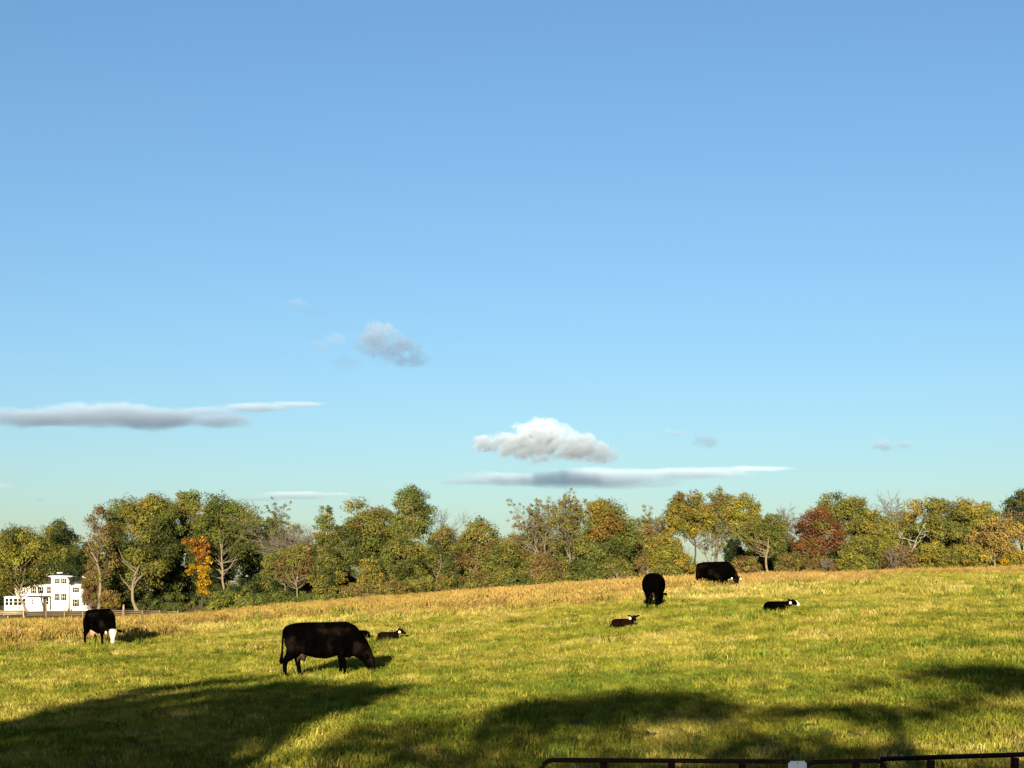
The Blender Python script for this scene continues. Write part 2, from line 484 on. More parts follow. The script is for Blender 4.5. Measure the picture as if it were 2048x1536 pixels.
def foliage(clumps, cols, leaf, fill, r, jitter=0.15):
    """clumps: (x,y,z,radius); leaf sprays spread through each clump, mostly near its shell"""
    Cs, Ns, Ss, Ks = [], [], [], []
    for (cx_, cy_, cz_, cr), col in zip(clumps, cols):
        n = max(8, int(fill * cr * cr / (leaf * leaf)))
        v = r.normal(size=(n, 3)); v /= np.linalg.norm(v, axis=1)[:, None]
        q = cr * r.random(n) ** 0.36
        lump = 1.0 + 0.30 * np.sin(3.1 * v[:, 0] * 2 + cx_) * np.sin(2.7 * v[:, 1] * 2 + cy_) + 0.22 * np.sin(6 * v[:, 2] + cz_ * 2 + 4 * v[:, 0])
        p = v * (q * lump)[:, None] * (1.0, 1.0, 0.78)
        Cs.append(p + (cx_, cy_, cz_))
        Ns.append(v + (0, 0, 0.35))
        Ss.append(leaf * r.uniform(0.6, 1.35, n))
        c = np.asarray(col)[None] * np.exp(r.normal(0, jitter, (n, 1))) * np.exp(r.normal(0, 0.05, (n, 3)))
        Ks.append(c)
    C = np.concatenate(Cs); Nn = np.concatenate(Ns); S = np.concatenate(Ss); K = np.concatenate(Ks)
    V, F = quad_leaves(C, Nn, S, r)
    return np_mesh('crown', V, F, np.repeat(K, 3, 0))

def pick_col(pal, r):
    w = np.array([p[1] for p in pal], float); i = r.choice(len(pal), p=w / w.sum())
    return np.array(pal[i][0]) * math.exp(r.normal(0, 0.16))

class Tubes:
    def __init__(s): s.V = []; s.Q = []; s.n = 0
    def add(s, P, R, n):
        V, F = tube_arrays(P, R, n, False)
        s.V.append(V); s.Q.append(np.array(F) + s.n); s.n += len(V)
    def mesh(s, name): return np_mesh(name, np.concatenate(s.V), np.concatenate(s.Q), smooth=True)

def tree(name, label, px, top, w, d, cb, pal, pal_top=None, dense=1.0, leaf=None, bark='bark', trunk=1.0, base=None, seed=None,
         fork=None, group='trees along the far edge of the pasture', cat='tree', shape=1.0, nclump=None, pos=None, tr=None, side=None, crad=1.0, front=0.0):
    """px/top/cb/w: bearing of the crown, rows of its top and underside and its width as seen from the gate, turned into metres at distance d"""
    r = np.random.default_rng(seed if seed is not None else (abs(hash((px, top, w))) % 100000))
    X, Y = at(px, d) if pos is None else pos
    bx = X if base is None else (base - CX) / FOC * d
    zb = gz1(bx, Y)
    H = zrow(top, d) - zb; W = w / FOC * d; zc0 = zrow(cb, d) - zb
    zc0 = max(zc0, 0.04 * H)
    root = empty(name, (bx, Y, zb), 0, label, cat, group)
    sx = X - bx
    leaf = leaf or d / FOC * 1.72
    hc = H - zc0
    cr0 = max(0.45, min(W, hc) * 0.145) * crad
    n = nclump or int(np.clip(1.12 * W * hc / cr0 ** 2, 8, 70))
    clumps = []; cols = []
    tries = 0
    while len(clumps) < n and tries < 4000:
        tries += 1
        u, v_, t = r.uniform(-1, 1), r.uniform(-1, 1), r.uniform(0, 1)
        prof = (1 - abs(2 * t ** (0.8 * shape) - 1) ** 2.3) ** 0.5
        if math.hypot(u, v_) > prof or math.hypot(u, v_) < 0.42 * prof * r.random(): continue
        cr = cr0 * r.uniform(0.65, 1.35)
        c = (sx + u * max(0.3, W / 2 - cr * 0.8), v_ * W * 0.42, zc0 + cr * 0.6 + t * (hc - cr * 1.4), cr)
        if any((c[0] - q[0]) ** 2 + (c[1] - q[1]) ** 2 + (c[2] - q[2]) ** 2 < (0.55 * (cr + q[3])) ** 2 * 0.8 for q in clumps) and r.random() < 0.85: continue
        clumps.append(c)
        p = pal
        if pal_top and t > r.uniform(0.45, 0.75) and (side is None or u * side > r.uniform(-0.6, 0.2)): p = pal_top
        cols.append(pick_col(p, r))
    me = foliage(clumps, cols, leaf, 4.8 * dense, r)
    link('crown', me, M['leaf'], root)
    T = Tubes()
    r0 = (tr or 0.014 * H + 0.05) * trunk
    hf = zc0 + hc * (0.35 if fork is None else fork)
    top_p = np.array((sx * 0.9, 0, zc0 + hc * 0.8))
    tp = curve_pts((0, -W * 0.42 * front, -0.25), (sx * 0.6, -W * 0.36 * front, hf), 7, 0, r)
    T.add(tp, np.linspace(r0, r0 * 0.62, 7) * np.array([1.35, 1, 1, 1, 1, 1, 1]), 8)
    T.add(curve_pts(tp[-1], top_p, 5, 0, r), np.linspace(r0 * 0.6, r0 * 0.15, 5), 6)
    ax = np.concatenate([tp, [tp[-1] + (top_p - tp[-1]) * q for q in (0.35, 0.7, 1.0)]])
    for c in clumps:
        if r.random() < 0.35: continue
        za = np.clip(c[2] - math.hypot(c[0] - sx * 0.7, c[1]) * r.uniform(0.6, 1.2), 0.85 * zc0, 0.9 * top_p[2])
        a = np.array([np.interp(za, ax[:, 2], ax[:, j]) for j in range(3)])
        L = np.linalg.norm(np.array(c[:3]) - a)
        rr = min(r0 * 0.45, 0.03 + 0.012 * L)
        T.add(curve_pts(a, c[:3], 5, -0.06, r), np.linspace(rr, rr * 0.3, 5), 5)
    link('trunk', T.mesh('trunk'), M[bark], root)
    return root

def bare_tree(name, label, px, top, w, d, bark='bark_grey', base=None, seed=1, levels=5, spread=0.55, trunk=1.0, cb=None, leaves=None, twig=1.0,
              group='trees along the far edge of the pasture', cat='tree', split=3):
    r = np.random.default_rng(seed)
    X, Y = at(px, d)
    bx = X if base is None else (base - CX) / FOC * d
    zb = gz1(bx, Y); H = zrow(top, d) - zb; W = w / FOC * d
    root = empty(name, (bx, Y, zb), 0, label, cat, group)
    T = Tubes(); Tw = Tubes(); tips = []
    r0 = (0.012 * H + 0.04) * trunk
    fork = 0.32 * H if cb is None else zrow(cb, d) - zb
    tp = curve_pts((0, 0, -0.2), ((X - bx) * 0.6, 0, fork), 6, 0, r)
    T.add(tp, np.linspace(r0 * 1.2, r0 * 0.8, 6), 7)
    def grow(p, dr, L, rad, lev):
        q = p + dr * L
        pts = curve_pts(p, q, 4, -0.03, r)
        (T if lev > levels - 2 else Tw).add(pts, np.linspace(rad, rad * 0.6, 4), 6 if lev > levels - 2 else 3)
        if lev == 0:
            tips.append(q); return
        for k in range(split if lev > 1 else split + 1):
            st = pts[-1] if k < 2 else pts[int(r.integers(1, 3))]
            nd = dr + r.normal(size=3) * spread * (1, 1, 0.7) + (0, 0, 0.16)
            nd[0] *= 1.0; nd /= np.linalg.norm(nd)
            grow(st, nd, L * r.uniform(0.62, 0.88), max(rad * 0.62, 0.021 * twig), lev - 1)
    L0 = (H - fork) * 0.30
    for k in range(3):
        a = r.uniform(0, 6.283); s = W / (H - fork) * 0.55
        nd = np.array((math.cos(a) * s, math.sin(a) * s, 1.0)); nd /= np.linalg.norm(nd)
        grow(tp[-1 - (k > 1)], nd, L0 * r.uniform(0.8, 1.1), r0 * 0.6, levels - 1)
    link('trunk', T.mesh('trunk'), M[bark], root)
    me = Tw.mesh('twigs')
    co = np.empty(len(me.vertices) * 3, np.float32); me.vertices.foreach_get('co', co)
    link('twigs', me, M[bark], root)['kind'] = 'stuff'
    if leaves:
        tips = np.array(tips); pick = tips[r.random(len(tips)) < leaves[1]]
        if len(pick):
            link('crown', foliage([(p[0], p[1], p[2], d / FOC * 4.5) for p in pick], [pick_col(leaves[0], r) for _ in pick], d / FOC * 1.3, 2.2, r), M['leaf'], root)
    return root

# left group of tall trees round the white house
G_L = 'tall trees round the white house'
tree('oak_tree', 'olive tree with forked bare trunk standing in front of the white house', 40, 1034, 138, 345, 1190, [(OLIVE, 3), (LIME, 1), (DARK, 1)], dense=0.8, base=70, fork=0.0, front=0.8, group=G_L, seed=3)
bare_tree('leaning_tree', 'slim dark trunk with bare limbs before the middle of the white house', 78, 1120, 40, 350, 'bark_dark', base=94, seed=5, levels=4, group=G_L, cb=1195)
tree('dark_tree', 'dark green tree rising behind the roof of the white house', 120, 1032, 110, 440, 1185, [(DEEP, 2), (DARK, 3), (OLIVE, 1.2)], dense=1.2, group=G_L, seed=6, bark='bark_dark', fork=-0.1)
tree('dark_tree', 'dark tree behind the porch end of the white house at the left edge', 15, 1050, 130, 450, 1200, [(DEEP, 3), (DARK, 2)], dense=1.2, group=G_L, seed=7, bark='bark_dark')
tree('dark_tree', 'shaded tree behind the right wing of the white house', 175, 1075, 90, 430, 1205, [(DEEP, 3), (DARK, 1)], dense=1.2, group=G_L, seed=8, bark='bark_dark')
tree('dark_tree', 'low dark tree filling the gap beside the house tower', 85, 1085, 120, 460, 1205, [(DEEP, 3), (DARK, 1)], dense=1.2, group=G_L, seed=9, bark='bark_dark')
tree('ash_tree', 'thin brownish tree with a pale forked trunk just right of the house', 200, 1000, 78, 325, 1180, [(BRWN, 2), (OLIVE, 2), (TAN, 1)], [(TAN, 3), (BRWN, 1)], dense=0.5, base=206, fork=0.3, trunk=0.95, front=1.0, group=G_L, seed=10)
tree('young_tree', 'small rusty brown tree between the house and the pale forked trunk', 183, 1120, 50, 350, 1212, [(BRWN, 3), (RUST, 1), (OLIVE, 1)], dense=0.8, group=G_L, seed=11)
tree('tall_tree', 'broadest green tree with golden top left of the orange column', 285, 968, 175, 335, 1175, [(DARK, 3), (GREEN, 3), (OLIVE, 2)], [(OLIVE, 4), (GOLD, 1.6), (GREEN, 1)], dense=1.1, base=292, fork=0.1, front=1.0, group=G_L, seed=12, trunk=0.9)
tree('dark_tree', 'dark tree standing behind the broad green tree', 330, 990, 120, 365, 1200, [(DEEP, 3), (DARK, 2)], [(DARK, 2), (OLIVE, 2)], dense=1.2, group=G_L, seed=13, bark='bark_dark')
tree('tall_tree', 'green tree with a tuft of gold above the orange column', 375, 966, 80, 350, 1120, [(DARK, 2), (OLIVE, 2)], [(GREEN, 2), (GOLD, 1), (OLIVE, 2)], dense=1.0, group=G_L, seed=14)
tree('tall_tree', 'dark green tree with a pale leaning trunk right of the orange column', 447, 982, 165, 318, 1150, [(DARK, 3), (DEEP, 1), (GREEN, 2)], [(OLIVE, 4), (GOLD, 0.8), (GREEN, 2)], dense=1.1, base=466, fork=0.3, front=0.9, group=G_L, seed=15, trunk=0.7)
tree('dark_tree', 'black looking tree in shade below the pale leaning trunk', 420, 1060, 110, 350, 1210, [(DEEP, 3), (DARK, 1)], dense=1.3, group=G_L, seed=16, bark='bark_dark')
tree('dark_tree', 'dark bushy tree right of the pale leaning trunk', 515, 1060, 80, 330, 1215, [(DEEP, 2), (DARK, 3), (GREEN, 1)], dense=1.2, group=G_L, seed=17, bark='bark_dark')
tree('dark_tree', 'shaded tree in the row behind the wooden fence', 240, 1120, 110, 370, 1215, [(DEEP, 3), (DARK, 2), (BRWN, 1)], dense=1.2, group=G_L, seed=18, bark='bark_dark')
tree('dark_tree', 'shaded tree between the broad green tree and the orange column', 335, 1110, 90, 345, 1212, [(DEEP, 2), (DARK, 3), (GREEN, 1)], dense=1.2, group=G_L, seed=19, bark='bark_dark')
# the orange column: a vine hung trunk, yellow below
r_ = np.random.default_rng(21)
X0, Y0 = at(402, 308)
root = empty('vine_covered_tree', (X0, Y0, gz1(X0, Y0)), 0, 'bright orange and yellow column of leaves climbing a trunk', 'tree', G_L)
k = 308 / FOC; cl = []; cc = []
for px, py, rr, c in [(372, 1082, 9, ORNG), (388, 1084, 11, ORNG), (404, 1082, 11, ORNG), (415, 1090, 9, ORNG), (392, 1100, 10, ORNG), (408, 1104, 12, ORNG), (400, 1118, 9, ORNG), (414, 1120, 10, YELL),
                      (377, 1143, 8, YELL), (386, 1133, 8, YELL), (400, 1136, 10, YELL), (415, 1138, 10, YELL), (408, 1152, 12, YELL), (416, 1165, 9, YELL), (402, 1168, 10, YELL), (406, 1180, 11, YELL), (415, 1184, 7, YELL)]:
    cl.append(((px - 402) * k, r_.normal(-0.3, 0.4), zrow(py, 308) - gz1(X0, Y0), rr * k)); cc.append(np.array(c) * r_.uniform(0.8, 1.2))
link('crown', foliage(cl, cc, k * 2.0, 9.0, r_, 0.3), M['leaf'], root)
T = Tubes(); tp = curve_pts((0, 1.3, -0.3), (0.6, 1.8, zrow(1075, 308) - gz1(X0, Y0)), 7, 0, r_); T.add(tp, np.linspace(0.22, 0.1, 7), 7)
for c in cl[::2]: T.add(curve_pts(tp[int(np.clip(c[2] / tp[-1][2] * 6, 0, 6))], c[:3], 4, 0, r_), np.linspace(0.07, 0.03, 4), 4)
link('trunk', T.mesh('trunk'), M['bark_dark'], root)

G_M = 'trees along the middle of the far hedgerow'
bare_tree('sparse_tree', 'thin half bare tree with few leaves right of the dark green tree', 540, 992, 85, 290, seed=30, levels=6, leaves=([(OLIVE, 2), (DARK, 2)], 0.5), group=G_M)
bare_tree('bare_tree', 'bare grey twiggy tree against the low cloud', 622, 1000, 85, 270, seed=31, levels=6, group=G_M, base=612)
tree('tree', 'dark sparse crown below the bare twigs left of the grey tree', 548, 1040, 70, 285, 1180, [(DEEP, 2), (DARK, 2), (OLIVE, 1)], dense=0.7, group=G_M, seed=32)
tree('young_tree', 'olive tree on a slim straight grey stem below the bare grey tree', 600, 1075, 120, 232, 1170, [(OLIVE, 3), (BRWN, 2), (DARK, 1)], dense=0.65, group=G_M, seed=33, base=611, trunk=0.6, front=1.0, fork=0.4)
tree('young_tree', 'slim stemmed olive tree left of the straight grey stem', 562, 1095, 85, 236, 1165, [(OLIVE, 3), (GREEN, 2)], dense=0.65, group=G_M, seed=34, base=581, trunk=0.5, front=1.0, fork=0.3)
tree('tree', 'small green topped tree between the bare tree and the tall round one', 652, 1003, 56, 262, 1120, [(GREEN, 2), (OLIVE, 2)], dense=0.7, group=G_M, seed=35)
tree('young_tree', 'olive tree with a bright yellow patch of leaves', 655, 1085, 85, 226, 1200, [(OLIVE, 3), (GOLD, 1), (DARK, 1)], dense=0.8, group=G_M, seed=36)
tree('tree', 'round olive brown tree left of the tallest middle tree', 733, 983, 155, 232, 1150, [(OLIVE, 3), (DARK, 2), (GREEN, 1)], [(OLIVE, 3), (BRWN, 2)], dense=0.85, base=741, group=G_M, seed=37, fork=0.3, front=0.5, trunk=0.75)
tree('young_tree', 'golden leaved young tree with pale stem below the round olive tree', 740, 1108, 66, 208, 1195, [(GOLD, 3), (OLIVE, 3)], dense=0.5, group=G_M, seed=38, trunk=0.7)
tree('tall_tree', 'tallest tree of the middle row with sky showing through its top', 826, 961, 100, 226, 1085, [(OLIVE, 2), (GREEN, 3)], [(GREEN, 3), (DARK, 1)], dense=0.6, group=G_M, seed=39)
tree('tree', 'olive tree filling the space below the tallest middle tree', 808, 1050, 110, 216, 1190, [(OLIVE, 3), (DARK, 2), (GREEN, 1)], dense=0.9, group=G_M, seed=40)
bare_tree('bare_tree', 'bare twigs rising right of the tallest middle tree', 893, 1000, 75, 236, seed=41, levels=6, group=G_M)
tree('tree', 'olive tree on a slanting slim trunk in mid row', 885, 1040, 80, 212, 1165, [(OLIVE, 3), (DARK, 2), (TAN, 0.6)], dense=0.7, base=876, group=G_M, seed=42, trunk=0.5, front=1.0, fork=0.2)
tree('tree', 'dull green tree right of the slanting slim trunk', 958, 1030, 108, 214, 1160, [(OLIVE, 3), (BRWN, 1.3), (DARK, 1)], dense=0.65, base=946, group=G_M, seed=43, trunk=0.5, front=1.0, fork=0.2)
tree('dark_tree', 'shaded tree behind the slanting slim trunk', 860, 1090, 120, 232, 1195, [(DEEP, 3), (DARK, 2)], dense=1.1, group=G_M, seed=44, bark='bark_dark')
tree('dark_tree', 'shaded thicket behind the dull green tree', 960, 1095, 110, 232, 1190, [(DEEP, 2), (DARK, 2), (BRWN, 1)], dense=1.0, group=G_M, seed=45, bark='bark_dark')
tree('young_tree', 'dense olive bushy tree at the middle of the picture', 1010, 1078, 100, 200, 1178, [(OLIVE, 3), (GREEN, 2), (DARK, 1)], dense=0.95, group=G_M, seed=46)
bare_tree('bare_tree', 'pale grey bare tree with fine twigs right of the middle', 1078, 996, 82, 206, seed=47, levels=6, group=G_M, leaves=([(OLIVE, 2), (TAN, 1)], 0.3))
bare_tree('sparse_tree', 'brownish half bare tree left of the orange topped one', 1140, 986, 80, 202, seed=48, levels=6, group=G_M, leaves=([(TAN, 1), (OLIVE, 3)], 0.6))
tree('young_tree', 'low brown olive tree below the pale grey bare tree', 1085, 1098, 80, 196, 1178, [(OLIVE, 2), (BRWN, 2), (TAN, 1)], dense=0.8, group=G_M, seed=49)
tree('tree', 'full green tree with an orange upper left side', 1212, 988, 145, 196, 1160, [(GREEN, 3), (OLIVE, 2), (DARK, 1)], [(OLIVE, 2), (RUSSET, 2.2), (GOLD, 1)], dense=0.95, group=G_M, seed=50, side=-0.8)
tree('young_tree', 'olive sapling on a pale stem in front of the full green tree', 1232, 1108, 78, 175, 1160, [(OLIVE, 3), (GREEN, 1)], dense=0.55, group=G_M, seed=51, trunk=0.7, front=1.0)
tree('dark_tree', 'shaded bushes at the foot of the full green tree', 1170, 1110, 110, 188, 1178, [(DARK, 3), (OLIVE, 2)], dense=1.0, group=G_M, seed=52, bark='bark_dark')
bare_tree('bare_tree', 'pale bare tree between the full green and the yellow crowns', 1292, 1012, 95, 206, seed=53, levels=6, group=G_M, leaves=([(TAN, 1), (OLIVE, 2)], 0.4))

tree('young_tree', 'drab olive tree left of the brownish half bare tree', 1062, 1050, 80, 210, 1160, [(OLIVE, 3), (TAN, 1), (BRWN, 2)], dense=0.6, group=G_M, seed=54)
tree('young_tree', 'drab olive tree under the brownish half bare tree', 1135, 1040, 85, 205, 1160, [(OLIVE, 3), (TAN, 1), (GREEN, 1)], dense=0.6, group=G_M, seed=55)
tree('young_tree', 'tan olive tree left of the yellow green small tree', 1288, 1045, 80, 202, 1150, [(OLIVE, 3), (TAN, 2), (BRWN, 1)], dense=0.6, group=G_M, seed=56)
G_R = 'trees along the right of the far hedgerow'
tree('young_tree', 'yellow green small tree left of the sky gap', 1330, 1062, 85, 184, 1140, [(LIME, 2), (GOLD, 3), (OLIVE, 1)], dense=0.8, group=G_R, seed=60)
tree('tree', 'orange and olive crown above the sky gap', 1375, 974, 118, 200, 1080, [(LIME, 2), (GOLD, 2), (OLIVE, 1)], [(RUSSET, 2.4), (GOLD, 1.2), (OLIVE, 1.5)], dense=0.8, group=G_R, seed=61, bark='bark_dark', trunk=0.6)
tree('tree', 'brownish green crown with the highest top of the right row', 1438, 968, 80, 205, 1080, [(OLIVE, 3), (BRWN, 1)], dense=0.7, group=G_R, seed=62)
tree('tree', 'yellow crown right of the sky gap', 1488, 982, 92, 196, 1085, [(LIME, 3), (GOLD, 2.5), (OLIVE, 1)], dense=0.85, group=G_R, seed=63)
bare_tree('willow_tree', 'grey bare many stemmed tree standing in the sky gap', 1425, 1030, 95, 190, seed=64, levels=5, group=G_R, cb=1135, trunk=1.1, leaves=([(OLIVE, 2)], 0.3))
tree('evergreen_tree', 'small dark evergreen behind the farthest cow', 1468, 1072, 46, 188, 1140, [(DEEP, 3), ((0.010, 0.02, 0.012), 2)], dense=1.0, group=G_R, seed=65, bark='bark_dark')
tree('tree', 'olive tree with three pale stems right of the farthest cow', 1530, 1018, 105, 178, 1110, [(OLIVE, 3), (GREEN, 2), (BRWN, 1)], dense=0.85, base=1528, group=G_R, seed=66, fork=0.1, front=1.0)
bare_tree('bare_tree', 'bare grey top behind the three stemmed olive tree', 1572, 984, 80, 205, seed=67, levels=6, group=G_R)
tree('red_tree', 'red brown tree, the only red crown of the row', 1636, 1005, 112, 176, 1128, [(RUST, 3), (BRWN, 1.5), ((0.12, 0.055, 0.022), 1), (OLIVE, 0.5)], dense=0.75, group=G_R, seed=68)
tree('tree', 'green crown rising behind the red brown tree', 1682, 974, 140, 198, 1080, [(GREEN, 2), (OLIVE, 3)], dense=0.8, group=G_R, seed=69)
tree('dark_tree', 'shaded tree between the red brown and the olive crowns', 1600, 1080, 90, 188, 1150, [(DARK, 3), (DEEP, 2), (BRWN, 1)], dense=1.0, group=G_R, seed=70, bark='bark_dark')
tree('tree', 'yellow olive tree right of the red brown tree', 1745, 1008, 115, 184, 1140, [(OLIVE, 3), (LIME, 1.5), (GREEN, 1)], [(GOLD, 2), (OLIVE, 2)], dense=0.9, group=G_R, seed=71)
tree('young_tree', 'round olive bushy tree below the yellow olive one', 1735, 1062, 120, 168, 1145, [(OLIVE, 4), (GREEN, 1), (LIME, 1)], dense=0.95, group=G_R, seed=72)
bare_tree('bare_tree', 'fine bare twigs showing above the crowns on the right', 1808, 978, 80, 205, seed=73, levels=6, group=G_R)
tree('tree', 'wide olive green crown behind the bleached dead tree', 1885, 979, 210, 190, 1110, [(OLIVE, 3), (GREEN, 2), (LIME, 1)], [(OLIVE, 3), (GOLD, 1.3)], dense=0.95, group=G_R, seed=74)
bare_tree('dead_tree', 'bleached pale dead tree with crooked branches', 1822, 1026, 100, 166, 'bark_white', seed=76, levels=4, group=G_R, trunk=0.95, twig=2.2, spread=0.75, split=2, cb=1105)
tree('tree', 'pale golden crown at the right edge', 1995, 1020, 125, 172, 1120, [(PALE, 3), (GOLD, 1), (TAN, 1)], dense=0.8, group=G_R, seed=77)
tree('dark_tree', 'dark crown behind the pale golden one at the right edge', 2045, 966, 90, 200, 1090, [(DARK, 2), (BRWN, 2), (DEEP, 1)], dense=0.7, group=G_R, seed=78)
tree('tree', 'olive crown beyond the right edge of the row', 2120, 1000, 120, 185, 1130, [(OLIVE, 3), (GREEN, 2)], dense=0.9, group=G_R, seed=79)
tree('tree', 'olive crown beyond the left edge of the row', -70, 1050, 130, 455, 1190, [(OLIVE, 3), (DARK, 2)], dense=0.9, group=G_L, seed=80)

# hedge bottoms: shrubs
G_S = 'shrubs at the foot of the trees'
def shrub(label, px, top, w, d, pal, seed, dense=1.0, name='shrub'):
    X, Y = at(px, d)
    cb = HY + (EYE - gz1(X, Y)) * FOC / d - 2
    tree(name, label, px, top, w, d, cb, pal, dense=dense, group=G_S, cat='shrub', seed=seed, tr=0.06, shape=0.8, crad=1.15)
SH = [
 ('bright green shrub right of the orange column', 450, 1172, 90, 238, [(GREEN, 3), (LIME, 2), (OLIVE, 1)], 1.0),
 ('green shrub at the left end of the long green bank', 510, 1180, 90, 230, [(GREEN, 3), (OLIVE, 2)], 1.0),
 ('dark green shrub in the middle of the long green bank', 565, 1178, 80, 224, [(DARK, 2), (GREEN, 3)], 1.0),
 ('green shrub below the slim grey stems', 615, 1180, 80, 218, [(GREEN, 3), (DARK, 2)], 1.0),
 ('olive shrub at the right end of the long green bank', 665, 1180, 75, 206, [(OLIVE, 3), (DARK, 2)], 1.0),
 ('round brown bush standing out in the brown grass', 400, 1217, 46, 222, [(BRWN, 2), (OLIVE, 2), (DARK, 1)], 1.0),
 ('low dark shrub beside the end of the wooden fence', 350, 1200, 60, 268, [(DARK, 3), (GREEN, 2)], 1.0),
 ('dark shrub beyond the wooden fence', 300, 1195, 70, 300, [(DEEP, 2), (DARK, 3)], 1.0),
 ('dark shrub behind the porch end of the white house', 2, 1160, 70, 428, [(DEEP, 3), (DARK, 2)], 1.2),
 ('dark shrub between the house and the fenced trunks', 232, 1168, 90, 372, [(DEEP, 2), (DARK, 3)], 1.1),
 ('dark shrub behind the broad green tree trunk', 290, 1172, 90, 376, [(DEEP, 2), (DARK, 3)], 1.1),
 ('dark shrub left of the orange column', 362, 1165, 90, 352, [(DEEP, 2), (DARK, 3)], 1.1),
 ('dark shrub behind the foot of the orange column', 415, 1172, 80, 335, [(DARK, 3), (GREEN, 1), (DEEP, 1)], 1.1),
 ('rusty shrub below the pale forked trunk', 222, 1175, 50, 322, [(GOLD, 2), (BRWN, 3)], 0.8),
 ('tan twiggy shrub at the foot of the golden young tree', 712, 1160, 70, 188, [(TAN, 2), (OLIVE, 2), (BRWN, 1)], 0.7),
 ('tan brush right of the golden young tree', 790, 1155, 80, 190, [(BRWN, 2), (OLIVE, 2), (TAN, 1)], 0.8),
 ('dark brush below the tallest middle tree', 845, 1142, 80, 196, [(DARK, 2), (OLIVE, 3), (GREEN, 1)], 1.0),
 ('brown brush at the foot of the slanting trunk', 905, 1140, 80, 194, [(BRWN, 1), (OLIVE, 3), (DARK, 1)], 0.9),
 ('olive brush below the dull green tree', 965, 1132, 80, 190, [(OLIVE, 3), (BRWN, 1), (LIME, 1)], 0.9),
 ('dark green shrub left of the brown olive tree', 1035, 1140, 75, 186, [(DARK, 2), (GREEN, 3)], 1.0),
 ('olive shrub under the brownish half bare tree', 1110, 1135, 80, 180, [(OLIVE, 3), (BRWN, 1)], 1.0),
 ('dark shrub left of the pale stemmed sapling', 1180, 1130, 70, 176, [(DARK, 3), (GREEN, 2)], 1.0),
 ('brown weeds right of the pale stemmed sapling', 1270, 1138, 60, 168, [(BRWN, 2), (TAN, 1), (OLIVE, 1)], 0.7),
 ('yellow green shrub left of the farthest cow', 1345, 1088, 95, 170, [(LIME, 2), (OLIVE, 3), (GOLD, 1)], 1.0),
 ('green shrub behind the back of the farthest cow', 1400, 1118, 70, 172, [(OLIVE, 2), (GREEN, 3)], 0.9),
 ('brown shrub right of the farthest cow', 1490, 1105, 70, 166, [(BRWN, 3), (OLIVE, 2)], 0.9),
 ('olive brown shrub between the pale stems and the red tree', 1580, 1100, 75, 162, [(OLIVE, 3), (BRWN, 2), (DARK, 1)], 1.0),
 ('brown bush at the foot of the red brown tree', 1640, 1108, 80, 158, [(BRWN, 3), (OLIVE, 2)], 0.9),
 ('olive bush right of the red tree foot', 1700, 1095, 80, 158, [(OLIVE, 4), (LIME, 1)], 1.0),
 ('brown twiggy bush below the dead tree', 1800, 1078, 90, 156, [(BRWN, 3), (TAN, 2)], 0.55),
 ('yellow olive bush right of the dead tree', 1870, 1078, 110, 156, [(LIME, 1), (OLIVE, 3), (GOLD, 1)], 0.9),
 ('olive bush left of the pale golden crown', 1940, 1082, 90, 156, [(OLIVE, 3), (GOLD, 2)], 0.9),
 ('yellow bush at the right edge of the hedge', 2028, 1096, 80, 156, [(YELL, 1), (GOLD, 3), (OLIVE, 1)], 0.9),
]
for i, (lb, px, top, w, d, pal, dn) in enumerate(SH):
    shrub(lb, px, top, w, d, pal, 200 + i, dn)
for i, (lb, px, top, w, d) in enumerate([('thin bare twiggy shrub at the foot of the red tree', 1642, 1095, 40, 155), ('pale bare twiggy shrub at the golden young tree', 738, 1180, 34, 184),
                                        ('grey bare twiggy shrub below the dead tree', 1790, 1075, 70, 153), ('grey twiggy shrub left of the farthest cow', 1385, 1075, 50, 172)]):
    bare_tree('twiggy_shrub', lb, px, top, w, d, seed=300 + i, levels=4, group=G_S, cat='shrub', cb=HY + (EYE - gz1(*at(px, d))) * FOC / d - 5, trunk=0.5)

